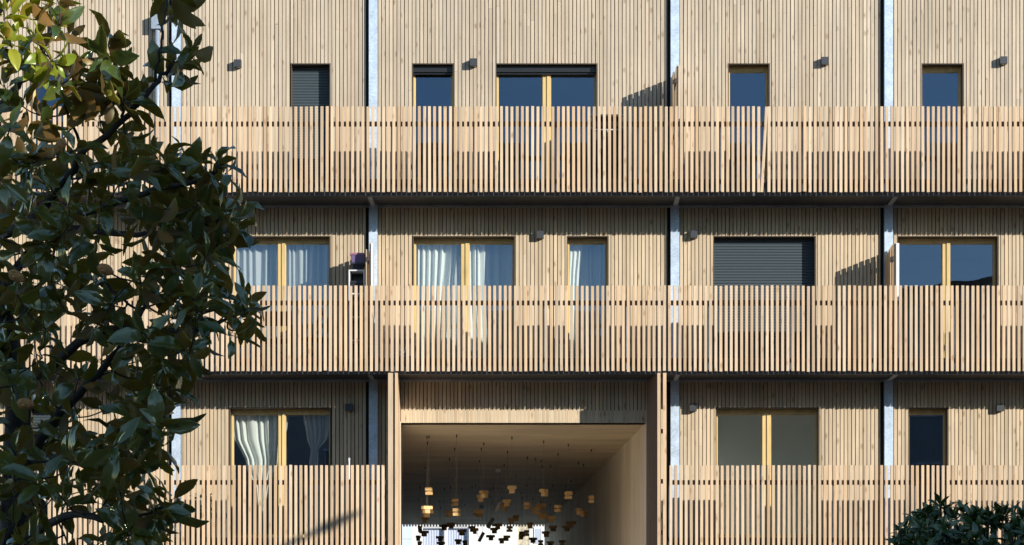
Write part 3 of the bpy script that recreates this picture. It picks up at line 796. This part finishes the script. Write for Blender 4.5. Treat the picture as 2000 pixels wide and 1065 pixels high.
# ------------------------------------------------------------------ leaves (shared builder)
def leaf_mesh(name, L, W, mats, fold, droop, twist, seed, rnd=0.0, pet=0.12):
    rr = random.Random(seed)
    ts = [-pet, 0.0, 0.16, 0.42, 0.70, 0.90, 1.0]; ws = [0.035, 0.05, 0.62, 1.0, 0.80, 0.34, 0.02]
    mb = MB(); rows = []
    y = z = 0.0; ang = 0.0; prev = ts[0]; pts = []
    for i, t in enumerate(ts):
        if i: 
            st = (t-prev)*L; ang = -droop*max(t,0)**1.2; y += st*math.cos(ang); z += st*math.sin(ang); prev = t
        pts.append((y, z, ang))
    # upper skin: two convex half blades either side of a sunken midrib; lower skin: simpler, 1.6 mm below
    for side, cols in ((0, (-1,-0.55,0,0.55,1)), (1, (-1,0,1))):
        rr = random.Random(seed)
        for i, t in enumerate(ts):
            w = ws[i]*W/2; yy, zz, a = pts[i]; tw = twist*max(t,0)
            wav = rr.uniform(-0.12,0.12)*W; wav2 = rr.uniform(-0.12,0.12)*W; k = ws[i]
            e = -0.0016*side
            for s_ in cols:
                lx = s_*w*math.cos(fold); lz = abs(s_)*w*math.sin(fold) + (0.12*w if abs(s_) == 0.55 else 0) + e
                if s_ == 1: lz += wav*k
                if s_ == -1: lz += wav2*k
                x2 = lx*math.cos(tw) - lz*math.sin(tw); z2 = lx*math.sin(tw) + lz*math.cos(tw)
                mb.v.append((x2, yy - z2*math.sin(a), zz + z2*math.cos(a)))
    n = len(ts)
    for i in range(n-1):
        for k in range(4):
            mb.face((i*5+k, i*5+k+1, (i+1)*5+k+1, (i+1)*5+k), 0, rnd, True)
        for k in range(2):
            q = (i*3+k, i*3+k+1, (i+1)*3+k+1, (i+1)*3+k)
            mb.face(tuple(5*n+v for v in reversed(q)), 1, rnd, True)
    return mb
def frame_from(axis_y, up):
    y = axis_y.normalized(); z = (up - y*up.dot(y))
    if z.length < 1e-4: z = y.orthogonal()
    z.normalize(); x = y.cross(z)
    return Matrix((x, y, z)).transposed()

def foliage(parent, rosettes, variants, mats, n_single, leaf_n, in_view, tilt=(25,95), rs=None, joined_name='foliage', size=(0.8,1.2), flip=0.0):
    """rosettes: (pos, axis). Leaves in whorls; the nearest in view become single parts"""
    rs = rs or random.Random(3)
    leaves = []
    for (p, ax) in rosettes:
        ax = ax.normalized(); side = ax.orthogonal().normalized(); n = leaf_n + rs.randint(-2, 2); a0 = rs.uniform(0, 6.28)
        for k in range(n):
            az = a0 + k*2.39996 + rs.uniform(-0.25,0.25)
            f = (k+0.5)/n; inc = rad(tilt[0] + (tilt[1]-tilt[0])*f + rs.uniform(-12,12))
            rd = (side*math.cos(az) + ax.cross(side)*math.sin(az))
            d = ax*math.cos(inc) + rd*math.sin(inc)
            d.z -= 0.28*f
            d.normalize()
            up = ax*math.sin(inc) - rd*math.cos(inc)
            up = (up + Vector((0,0,0.05))).normalized()
            base = p - ax*0.055*f + rd*0.004
            sc = rs.uniform(*size)*(0.75+0.35*f if f < 0.3 else 1.0)
            mt = frame_from(d, up)
            roll = Matrix.Rotation(rs.gauss(0,0.55) + (math.pi if rs.random() < flip else 0), 3, 'Y')
            leaves.append((base, mt @ roll, sc, rs.randrange(len(variants))))
    scored = []
    for i, (b, mt, sc, v) in enumerate(leaves):
        tip = b + mt @ Vector((0, 0.1*sc, 0)); ok = in_view(tip)
        scored.append((0 if ok else 1, tip.y/sc, i))
    scored.sort()
    singles = {i for (_, _, i) in scored[:n_single]}
    shared = [vv.mesh('leaf', mats) for vv in variants]
    J = MB()
    for i, (b, mt, sc, v) in enumerate(leaves):
        if i in singles:
            inst('leaf', shared[v], b, parent, mt.to_euler(), (sc,sc,sc))
        else:
            o0 = len(J.v); vv = variants[v]; r_ = rs.random()
            J.v += [tuple(b + mt @ (Vector(q)*sc)) for q in vv.v]
            for fc, mi in zip(vv.f, vv.m): J.face(tuple(o0+q for q in fc), mi, r_, True)
    if J.v:
        o = J.build(joined_name, mats, parent); o['kind'] = 'stuff'
    return len(leaves)
def inview(p):
    px = VX + p.x/p.y*F; py = VY - (p.z-CZ)/p.y*F
    return -30 < px < 2030 and -30 < py < 1095

# ------------------------------------------------------------------ magnolia
TD = 16.8
tree = empty('magnolia_tree', (PX(25,17.2), 17.2, 0), 'large dark magnolia with glossy leaves in the left foreground', 'tree')
def tp(px, py, d): return P3(px, py, d)
trunk_pts = [Vector((PX(20,17.2),17.2,0.0)), tp(25,1200,17.2), tp(30,1000,17.2), tp(36,780,17.2), tp(12,640,17.2), tp(-40,480,17.3), tp(-62,260,17.3), tp(-70,40,17.3), tp(-60,-200,17.3), tp(-40,-420,17.2)]
MB().tube(trunk_pts, [0.13,0.11,0.095,0.082,0.072,0.062,0.055,0.048,0.035,0.02], 12).build('trunk', M['bark'], tree, trunk_pts[0])
LIMBS = [
 ([(-40,480,17.3),(60,430,17.0),(120,360,16.7),(165,300,16.4),(240,235,16.2),(300,165,16.1),(338,122,16.1)], (0.040,0.012)),
 ([(-62,300,17.3),(0,212,16.9),(40,160,16.7),(75,110,16.6),(95,55,16.5),(100,-20,16.5)], (0.030,0.012)),
 ([(36,760,17.2),(130,690,16.8),(200,645,16.5),(300,650,16.2),(400,640,16.0),(455,618,15.9)], (0.040,0.008)),
 ([(32,930,17.2),(110,818,16.8),(165,760,16.6),(215,700,16.5),(262,640,16.5),(300,560,16.6)], (0.042,0.010)),
 ([(30,1060,17.2),(130,1008,16.6),(210,1012,16.2),(280,1002,16.0),(322,988,15.9)], (0.035,0.007)),
 ([(-10,590,17.2),(100,440,16.9),(200,405,16.5),(300,372,16.2),(390,352,16.0),(432,328,15.9)], (0.038,0.007)),
 ([(100,440,16.9),(230,455,16.6),(330,455,16.3),(420,432,16.1),(462,405,16.0)], (0.024,0.007)),
 ([(34,900,17.2),(150,892,16.7),(240,872,16.3),(300,850,16.0)], (0.030,0.008)),
 ([(195,548,16.4),(235,580,16.3),(275,620,16.3)], (0.011,0.007)),
 ([(-66,150,17.3),(-20,60,17.0),(20,-10,16.8),(60,-90,16.8)], (0.026,0.010)),
 ([(165,300,16.4),(130,220,16.2),(112,160,16.2)], (0.012,0.006)),
 ([(240,235,16.2),(236,170,16.1),(214,95,16.1)], (0.011,0.006)),
 ([(300,165,16.1),(312,90,16.0),(325,20,16.0),(330,-30,16.0)], (0.010,0.006)),
]
nodes = []
def spline(ctrl, n=5):
    out = []
    for i in range(len(ctrl)-1):
        p0 = ctrl[max(i-1,0)]; p1 = ctrl[i]; p2 = ctrl[i+1]; p3 = ctrl[min(i+2,len(ctrl)-1)]
        for k in range(n):
            t = k/n
            out.append(0.5*((2*p1)+(p2-p0)*t+(2*p0-5*p1+4*p2-p3)*t*t+(3*p1-p0-3*p2+p3)*t**3))
    out.append(ctrl[-1]); return out
for ctrl, (ra_, rb_) in LIMBS:
    pts = spline([tp(*c) for c in ctrl], 6)
    pts = [p + Vector((R.gauss(0,0.006), R.gauss(0,0.01), R.gauss(0,0.006))) for p in pts]
    rr_ = [ra_+(rb_-ra_)*(i/(len(pts)-1))**0.8 for i in range(len(pts))]
    MB().tube(pts, rr_, 8).build('limb', M['bark'], tree)
    nodes += [(p, r_) for p, r_ in list(zip(pts, rr_))[4:]]
ros_px = [(40,30),(92,22),(18,75),(72,72),(115,48),(60,112),(30,120),(8,20),(60,-15),(110,-10),(135,72),(108,125),(125,165),(85,150),
 (214,78),(205,112),(226,120),(332,-12),(350,25),(352,120),(325,148),(372,96),
 (182,182),(160,168),(247,192),(215,195),(150,140),(8,165),(270,198),(230,250),(195,225),(60,268),(20,250),(112,285),(150,292),(85,225),(40,205),
 (250,272),(232,175),(10,300),(60,320),
 (425,312),(440,338),(402,330),(362,320),(330,318),(302,300),(282,332),(240,330),(395,372),(350,362),(415,362),
 (472,402),(450,428),(440,410),(462,440),(330,420),(370,440),(402,468),(425,478),(412,440),(385,410),
 (402,535),(385,575),(352,520),(332,562),(415,500),(395,610),(478,583),(472,618),(458,646),(488,600),(455,600),
 (392,642),(372,682),(352,622),(320,692),(345,720),(330,748),(300,762),(270,742),(360,655),(375,705),
 (300,802),(292,850),(312,835),(310,872),(262,832),(225,868),(250,902),(278,905),(325,800),
 (335,975),(320,992),(312,1012),(275,992),(232,1012),(255,1045),(300,1050),(340,1000),(205,935),(235,962)]
HOLES = [(242,485,40,36),(22,452,22,14),(125,708,58,16),(120,672,42,14),(118,780,75,18),(205,828,46,30),(18,818,24,18),(182,1020,55,18),(255,690,14,12),(180,600,16,12),(300,540,12,10),(100,610,12,10),(330,600,10,12),(140,940,22,14)]
POLY = [(-60,290),(120,300),(300,310),(400,340),(430,400),(430,480),(400,560),(395,640),(370,700),(330,760),(310,840),(290,890),(240,920),(230,960),(300,1000),(320,1060),(320,1140),(-60,1140)]
def inpoly(x, y):
    c = False; n = len(POLY)
    for i in range(n):
        (xa_, ya_), (xb_, yb_) = POLY[i], POLY[i-1]
        if (ya_ > y) != (yb_ > y) and x < (xb_-xa_)*(y-ya_)/(yb_-ya_)+xa_: c = not c
    return c
RT = random.Random(21)
ros = [(tp(px, py, RT.gauss(15.7 if (px < 128 and py < 140) else 16.1, 0.12 if py < 250 else 0.3)), 1) for px, py in ros_px]
tries = 0; got = []
while len(got) < 190 and tries < 20000:
    tries += 1
    x, y = RT.uniform(-50,430), RT.uniform(290,1130)
    if not inpoly(x, y): continue
    if any(((x-h[0])/(h[2]+8))**2 + ((y-h[1])/(h[3]+8))**2 < 1 for h in HOLES): continue
    if any((x-a)**2+(y-b)**2 < 17**2 for a, b in got): continue
    got.append((x, y)); ros.append((tp(x, y, RT.uniform(15.7,17.7)), 0))
twigs = MB()
def dist_node(p): return min((p-q).length for q, _ in nodes)
todo = sorted(ros, key=lambda r_: dist_node(r_[0]))
rosettes = []
for p, ex in todo:
    best = min(nodes, key=lambda q: (p-q[0]).length + (0.12 if q[0].y < p.y-0.5 else 0) + 0.25*max(0, q[0].z-p.z) + 0.3*max(0, q[0].x-p.x))
    q, qr = best; d = p-q; L_ = d.length
    if L_ > 0.03:
        mid = q + d*0.5 + Vector((RT.gauss(0,0.06), RT.gauss(0,0.06), -0.10))*min(L_,0.6)
        pts = spline([q, mid, p], 4); r0 = min(qr, 0.005+0.010*min(L_,0.8)); 
        rr_ = [r0+(0.0042-r0)*i/(len(pts)-1) for i in range(len(pts))]
        twigs.tube(pts, rr_, 6, cap=False)
        nodes += list(zip(pts[2:], rr_[2:]))
        ax = (pts[-1]-pts[-3]).normalized()
    else: ax = Vector((0.4,0,0.8))
    ax = (ax + Vector((0.2, 0.05, 0.45)) + Vector((RT.gauss(0,0.4), RT.gauss(0,0.55), RT.gauss(0,0.4)))).normalized()
    rosettes.append((p, ax))
twigs.build('twigs', M['bark'], tree)['kind'] = 'stuff'
mag_var = [leaf_mesh('leaf', 0.195, 0.090, None, 0.30, 0.5, 0.15, 1), leaf_mesh('leaf', 0.21, 0.094, None, 0.22, 0.9, -0.2, 2), leaf_mesh('leaf', 0.18, 0.086, None, 0.40, 0.25, 0.1, 3),
           leaf_mesh('leaf', 0.215, 0.090, None, 0.15, 1.3, 0.3, 4), leaf_mesh('leaf', 0.195, 0.098, None, 0.32, 0.7, -0.35, 5), leaf_mesh('leaf', 0.165, 0.080, None, 0.5, 0.1, 0.0, 6)]
def sunlit_corner(p):
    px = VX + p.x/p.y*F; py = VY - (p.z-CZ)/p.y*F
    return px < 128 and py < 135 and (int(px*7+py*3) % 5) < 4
foliage(tree, [r_ for r_ in rosettes if sunlit_corner(r_[0])], mag_var, [M['sunlit_top'], M['sunlit_under']], 60, 8, inview, tilt=(22,110), rs=random.Random(6), size=(0.6,0.95), joined_name='sunlit_foliage')
rosettes = [r_ for r_ in rosettes if not sunlit_corner(r_[0])]
nl = foliage(tree, rosettes, mag_var, [M['leaf_top'], M['leaf_under']], 240, 7, inview, tilt=(22,100), rs=random.Random(5), size=(0.65,1.2), flip=0.2)
print('magnolia leaves', nl)
for (px, py, d, ang) in ((32,540,15.55,-35),(206,527,15.7,-25),(50,789,15.6,-10),(118,286,15.8,60)):
    c = tp(px, py, d); ax = Vector((math.cos(rad(ang)), -0.2, math.sin(rad(ang)))).normalized()
    m = MB(); n = 9; prof = [(-0.052,0.008),(-0.042,0.022),(-0.02,0.031),(0.005,0.032),(0.03,0.025),(0.048,0.012),(0.054,0.003)]
    fr_ = frame_from(ax, Vector((0,0,1)))
    for j, (yy, rr_) in enumerate(prof):
        for i in range(n):
            a = 2*math.pi*(i+0.5*(j%2))/n; k = rr_*(1.0+0.10*((i+j)%2))
            m.v.append(tuple(c + fr_ @ Vector((k*math.cos(a), yy, k*math.sin(a)))))
    for j in range(len(prof)-1):
        for i in range(n): m.face((j*n+i, (j+1)*n+i, (j+1)*n+(i+1)%n, j*n+(i+1)%n))
    co = m.build('seed_cone', M['cone'], tree)
    b = c - ax*0.05; q = min(nodes, key=lambda q_: (b-q_[0]).length)[0]
    MB().tube([q, q+(b-q)*0.5+Vector((0,0,-0.02)), b], [0.006,0.005,0.006], 6).build('stalk', M['bark'], co)

# ------------------------------------------------------------------ laurel shrub lower right
HD = 23.0
bush = empty('laurel_shrub', (PX(1920,HD), HD, 0), 'dark laurel shrub rising into the lower right corner', 'shrub')
RB = random.Random(33)
def top_y(px):
    pts = [(1735,1075),(1752,1030),(1775,1012),(1800,990),(1820,975),(1842,960),(1860,985),(1885,988),(1905,985),(1935,985),(1960,978),(1985,985),(2020,995),(2080,1000),(2140,1050)]
    for a, b in zip(pts, pts[1:]):
        if a[0] <= px <= b[0]: return a[1]+(b[1]-a[1])*(px-a[0])/(b[0]-a[0])
    return 1080
bros = []; stems = MB(); root = Vector((PX(1920,HD), HD, 0.0))
shoots = [(1757,1028),(1770,1020),(1790,1005),(1805,992),(1812,1000),(1836,978),(1846,985),(1862,1000),(1880,990),(1898,1000),(1915,995),(1932,1000),(1948,992),(1962,995),(1980,995),(1996,1000),(2012,1008),(2040,1010),(1825,1010)]
for px, py in shoots: bros.append((P3(px, py+8, HD+RB.gauss(-0.2,0.2)), Vector((RB.gauss(0,0.2)-0.05, RB.gauss(-0.15,0.2), 1))))
k = 0
while k < 240:
    px = RB.uniform(1745,2130); py = RB.uniform(985,1200)
    if py < top_y(px)+26: continue
    dd = RB.uniform(-0.9,0.9)*min(1, (py-top_y(px))/60)
    if RB.random() < 0.7: dd = -abs(dd)
    bros.append((P3(px, py, HD+dd), Vector((RB.gauss(0,0.45), -0.5+RB.gauss(0,0.3), 0.8)))); k += 1
for p, ax in bros:
    mid = root + (p-root)*0.6 + Vector((0,0,0.35)); mid.x = root.x+(p.x-root.x)*0.75
    base = root + Vector((RB.gauss(0,0.12), RB.gauss(0,0.12), 0))
    stems.tube(spline([base, mid, p - ax.normalized()*0.09, p], 3), [0.014]*5+[0.009]*3+[0.004]*2, 5, cap=False)
stems.build('stems', M['bark'], bush)['kind'] = 'stuff'
lau_var = [leaf_mesh('leaf', 0.13, 0.052, None, 0.35, 0.4, 0.1, 11, pet=0.08), leaf_mesh('leaf', 0.145, 0.056, None, 0.25, 0.7, -0.2, 12, pet=0.08), leaf_mesh('leaf', 0.115, 0.047, None, 0.45, 0.2, 0.0, 13, pet=0.08), leaf_mesh('leaf', 0.135, 0.056, None, 0.2, 1.0, 0.2, 14, pet=0.08)]
foliage(bush, bros, lau_var, [M['laurel_top'], M['laurel_under']], 300, 10, inview, tilt=(12,85), rs=random.Random(8), size=(0.8,1.15))

# ------------------------------------------------------------------ potted plant on the lower left balcony
xp = PX(385, 42.5)
pot = empty('potted_plant', (xp, 42.5, zA), 'bushy potted plant behind the lowest railing near the magnolia', 'plant')
MB().tube([(xp,42.5,zA),(xp,42.5,zA+0.28),(xp,42.5,zA+0.32)], [0.11,0.15,0.16], 14).build('pot', M['terracotta'], pot)
RP = random.Random(4); pr_ = []; st = MB()
for k in range(16):
    p = Vector((xp+RP.uniform(-0.24,0.22), 42.5+RP.uniform(-0.18,0.15), zA+RP.uniform(0.45,0.78)))
    st.tube([(xp,42.5,zA+0.3), ((xp+p.x)/2,42.5,(zA+0.35+p.z)/2), p], [0.008,0.006,0.003], 5, cap=False); pr_.append((p, Vector((p.x-xp, -0.2, 0.5))))
st.build('stems', M['bark'], pot)['kind'] = 'stuff'
foliage(pot, pr_, lau_var, [M['laurel_top'], M['laurel_under']], 0, 6, inview, rs=random.Random(2), size=(0.6,1.0))

# ------------------------------------------------------------------ wooden block pendants in the passage
PEND = [(838,959,'pair'),(834,995,'tee'),(835,1003,'tee'),(888,981,'pair'),(892,1000,'pair'),(878,1003,'dim'),(945,965,'tee'),(940,973,'tee'),(931,1001,'pair'),(936,1003,'tee'),
 (1000,956,'tee'),(991,982,'tee'),(985,992,'tee'),(1062,962,'tee'),(1057,990,'tee'),(1046,997,'pair'),(1030,988,'pair'),(1110,967,'pair'),(1090,993,'pair'),(1155,975,'pair'),
 (1130,999,'tee'),(1140,1003,'tee'),(1076,1014,'tee'),(1059,1008,'dim'),(1115,1024,'tee'),(1107,1032,'tee'),(830,1015,'tee'),(880,1026,'tee'),(868,1030,'tee'),(1035,1026,'tee'),
 (820,1033,'tee'),(828,1042,'tee'),(817,1051,'tee'),(820,1062,'tee'),(859,1052,'tee'),(902,1040,'tee'),(895,1058,'tee'),(908,1060,'tee'),(922,1033,'tee'),(928,1037,'tee'),
 (958,1050,'tee'),(965,1036,'tee'),(972,1028,'tee'),(995,1033,'pair'),(980,1056,'tee'),(990,1051,'tee'),(1018,1048,'tee'),(1029,1041,'pair'),(1020,1043,'tee'),(1041,1055,'tee'),
 (1056,1060,'pair'),(1066,1043,'tee'),(1080,1032,'dim'),(1000,1018,'dim'),(1008,1012,'dim'),(1075,1062,'tee'),(1098,1060,'tee'),(861,1063,'tee')]
RQ = random.Random(12); PS = 0.8
band = {}
BN = [(970,'uppermost pendant tier'),(988,'second pendant tier'),(1006,'third pendant tier'),(1030,'fourth pendant tier'),(1046,'tier below the far lintel'),(2000,'lowest visible tier')]
ordn = ['first','second','third','fourth','fifth','sixth','seventh','eighth','ninth','tenth','eleventh','twelfth','thirteenth','fourteenth']
for px, py, kd in PEND:
    bn = next(n for lim, n in BN if py < lim); band.setdefault(bn, []).append((px, py, kd))
hook_m = MB().box(-0.009,0.009,-0.009,0.009,-0.05,0).mesh('ceiling_hook', M['black'])
LOOKS = {'tee':'stepped wooden pendant','tee2':'layered wooden pendant','pair':'two-block wooden pendant','dim':'dim wooden pendant'}
for bn, lst in band.items():
    lst.sort()
    for i, (px, py, kd) in enumerate(lst):
        drop = RQ.uniform(0.84, 1.05) if py > 975 else 0.9
        d = (PASS_Z-CZ-drop)*F/(VY-py)
        # the first ones show their hooks: keep the wire length consistent with them
        d = {(838,959):45.2,(834,995):45.25,(835,1003):46.4,(892,1000):45.0}.get((px,py), d)
        c = P3(px, py, d)
        t = empty('pendant', c, '%s, %s from left in the passage\'s %s' % (LOOKS[kd], ordn[i], bn), 'pendant', 'wooden block pendants in the passage')
        rz = Matrix.Rotation(RQ.uniform(0,6.28), 3, 'Z')
        def blk(cz, hx, hy, hz, ox=0, oy=0, nm='block'):
            MB().obox(Vector(c)+rz@Vector((ox*PS,oy*PS,cz*PS)), (hx*PS,hy*PS,hz*PS), rz).build(nm, M['pendant'], t)
        if kd in ('tee','dim'):
            w = RQ.uniform(0.085,0.110); blk(0.035, w, w*RQ.uniform(0.45,0.9), 0.034); blk(-0.042, 0.055, 0.05, 0.042, RQ.uniform(-0.02,0.02), RQ.uniform(-0.01,0.01))
        elif kd == 'pair':
            blk(0.038, 0.068, 0.062, 0.034, 0.006, 0); blk(-0.008, 0.03, 0.03, 0.0118); blk(-0.052, 0.066, 0.06, 0.032)
        else:
            blk(0.085, 0.04, 0.04, 0.025); blk(0.028, 0.09, 0.07, 0.031); blk(-0.016, 0.04, 0.04, 0.0128); blk(-0.055, 0.1, 0.08, 0.026)
        top = PASS_Z-0.05
        MB().tube([(c.x,c.y,c.z+0.05),(c.x,c.y,top)], 0.0022, 6).build('cord', M['cord'], t)
        inst('ceiling_hook', hook_m, (c.x, c.y, PASS_Z-0.0005), t)
# tubular steel spotlights hung along the passage
for (px, py, pyb, dx, lab) in ((972,990,924,0.0,'largest'),(958,1022,966,0.0,'middle'),(940,1049,1000,0.0,'smallest')):
    d = (PASS_Z-CZ-(0.75))*F/(VY-py); c = P3(px, py, d)
    t = empty('spotlight', c, {'largest':'largest and nearest tilted steel tube spotlight in the passage','middle':'middle one of the three tilted steel tube spotlights','smallest':'smallest and farthest tilted steel tube spotlight in the passage'}[lab], 'spotlight', 'steel tube spotlights in the passage')
    ax = Vector((0.46, -0.25, 0.84)).normalized()
    MB().tube([c-ax*0.12, c+ax*0.12], 0.042, 16).build('tube', M['steel'], t)
    MB().tube([c+ax*0.1202, c+ax*0.1215], 0.034, 16).build('end_cap', M['black'], t)
    MB().box(c.x+0.01-0.05, c.x+0.01+0.05, c.y-0.05, c.y+0.05, PASS_Z-0.07, PASS_Z-0.0005).build('ceiling_box', M['white_paint'], t)
    MB().tube([(c.x+0.03,c.y,c.z+0.10),(c.x+0.03,c.y,PASS_Z-0.07)], 0.004, 6).build('cord', M['cord'], t)
    MB().tube([(c.x-0.04,c.y,c.z-0.02),(c.x-0.09,c.y,c.z+0.05),(c.x-0.07,c.y,c.z+0.35),(c.x-0.03,c.y,PASS_Z-0.06)], 0.005, 6).build('cable', M['cord'], t)

# ------------------------------------------------------------------ yard behind the passage
yh = 99.0
t = empty('rear_house', (PX(845,yh), yh, 0), 'white rendered house with curtained windows, seen through the passage at left', 'house')
def hp(px): return PX(px, yh)
zl, zhh = 0.0, 9.0
xs = [(-12.0, hp(823)), (hp(868), hp(872)), (hp(916), hp(918.5))]
m = MB()
for a, b in xs: m.box(a, b, yh, yh+0.3, zl, zhh)
m.box(hp(823), hp(868), yh, yh+0.3, PZ(1029,yh), zhh); m.box(hp(872), hp(916), yh, yh+0.3, PZ(1029,yh), zhh)
m.box(hp(823), hp(868), yh, yh+0.3, zl, 4.4); m.box(hp(872), hp(916), yh, yh+0.3, zl, 4.4)
m.build('wall', M['white_wall'], t)
m = MB(); m.box(-12.2, hp(919), yh-0.15, yh+7, zhh+0.002, zhh+0.2); m.build('roof', M['roof'], t)
for k, z in enumerate((PZ(1054,yh), PZ(1085,yh), PZ(1025,yh)-0.002)):
    MB().box(-11.9, hp(806), yh-0.04, yh-0.002, z-0.53, z-0.012).build('wall_panel', M['panel'], t)
for (a, b) in ((823,868),(872,916)):
    f = MB()
    xa_, xb_ = hp(a)+0.002, hp(b)-0.002; zt_ = PZ(1029,yh)-0.002
    f.box(xa_, xa_+0.05, yh+0.05, yh+0.12, 4.402, zt_); f.box(xb_-0.05, xb_, yh+0.05, yh+0.12, 4.402, zt_); f.box(xa_+0.05, xb_-0.05, yh+0.05, yh+0.12, zt_-0.05, zt_); f.box(xa_+0.05, xb_-0.05, yh+0.05, yh+0.12, 4.402, 4.46)
    wo = f.build('window', M['white_paint'], t)
    cu = MB(); n = 40
    for i in range(n+1):
        x = xa_+0.02+(xb_-xa_-0.04)*i/n; yy = yh+0.2+0.012*math.sin(i*1.3)
        cu.v += [(x, yy, 4.42), (x, yy, zt_-0.01)]
    for i in range(n): cu.face((2*i,2*i+2,2*i+3,2*i+1), 0, 0, True)
    cu.build('curtain', M['curtain_blue'], wo)
yh2 = 112.0
t = empty('rear_gable_house', (PX(990,yh2), yh2, 0), 'sunlit white house seen far through the passage behind the pendants', 'house')
MB().box(PX(860,yh2), PX(1011,yh2), yh2, yh2+8, 0, 11).build('wall', M['white_wall'], t)
MB().box(PX(1011,yh2), PX(1034,yh2), yh2+0.05, yh2+8, 0, 11).build('stone_wall', M['stone'], t)
MB().box(PX(1034,yh2), PX(1150,yh2), yh2+0.02, yh2+8, 0, 11).build('wall', M['white_wall'], t)
wo = MB().box(PX(1043,yh2), PX(1060,yh2), yh2-0.03, yh2+0.018, PZ(1062,yh2), PZ(1030,yh2)).build('window', M['white_paint'], t)
MB().box(PX(1046,yh2), PX(1057,yh2), yh2-0.04, yh2-0.032, PZ(1060,yh2), PZ(1033,yh2)).build('pane', M['curtain_blue'], wo)
MB().box(PX(850,yh2), PX(1160,yh2), yh2-0.3, yh2+8.3, 11.002, 11.3).build('roof', M['roof'], t)

# ------------------------------------------------------------------ neighbours behind the camera: unseen, placed to shade the trees, show in the glass and hide low sky
def block(name, corner, u, v, lu, lv, h, mat, label):
    """corner on the ground, u and v unit directions, extents lu and lv"""
    t = empty(name, corner, label, 'building')
    c = Vector(corner); u = Vector(u).normalized(); v = Vector(v).normalized()
    rot = Matrix((u, v, Vector((0,0,1)))).transposed()
    ctr = c + u*lu/2 + v*lv/2
    MB().obox(ctr+Vector((0,0,h/2)), (lu/2, lv/2, h/2), rot).build('wall', mat, t)
    MB().obox(ctr+Vector((0,0,h+0.101)), (lu/2+0.1, lv/2+0.1, 0.1), rot).build('roof', M['roof'], t)
    n = int(lv/2.6)
    for fl in range(int(h/2.9)):
        for k in range(n):
            p = c + v*(1.3+k*2.6) - u*0.021 + Vector((0,0,1.6+fl*2.9))
            wo = MB().obox(p, (0.02, 0.55, 0.75), rot).build('window', M['white_paint'], t)
            MB().obox(p-u*0.026, (0.005, 0.48, 0.68), rot).build('pane', M['dark_glass'], wo)
    return t
d45 = Vector((1,-1,0)); e45 = Vector((1,1,0))
block('unseen_apartment_block', (11.0, 2.5, 0), d45, e45, 9, 12.5, 13.4, M['house_a'], 'taller grey neighbour block standing right of the viewpoint, outside the frame')
block('unseen_apartment_block', (3.0, -5.5, 0), d45, e45, 9, 11.2, 10.1, M['house_b'], 'lower brown neighbour block right behind the viewpoint, outside the frame')
block('unseen_apartment_block', (37.5, -5.5, 0), d45, e45, 10, 36, 17.5, M['house_b'], 'unseen long brown block far to the right, added to hide bright low sky')  # added only to block low sky glow and deepen the facade shade
block('unseen_apartment_block', (16.0, -26.0, 0), Vector((0,-1,0)), Vector((-1,0,0)), 10, 60, 15.5, M['house_a'], 'long grey row of flats far behind the viewpoint, outside the frame')
# unseen lamp shape added right of the frame: its arm casts the slanting shadow on the lowest railing
tt = 10.6
def shadow_src(px, py): 
    p = P3(px, py, YR); return p + Vector((1,-1,math.tan(SUN_EL)*math.sqrt(2)))*tt
a, b = shadow_src(560, 1064), shadow_src(703, 1000)
lampt = empty('shadow_caster_lamp', (a.x-0.25, a.y, 0), 'unseen street lamp shape added right of the frame for its slanting shadow', 'street lamp')
base = Vector((a.x-0.25, a.y, 0))
MB().tube([base, base+Vector((0,0,a.z-0.6))], [0.09,0.055], 12).build('pole', M['galv_grey'], lampt)
MB().tube([base+Vector((0,0,a.z-0.6)), base+Vector((0.02,0,a.z-0.25)), a, a+(b-a)*0.45], [0.055,0.05,0.045,0.045], 10).build('arm', M['galv_grey'], lampt)
MB().tube([a+(b-a)*0.451, a+(b-a)*0.52, a+(b-a)*0.8, b], [0.05,0.085,0.07,0.03], 12).build('lamp_head', M['steel_dark'], lampt)
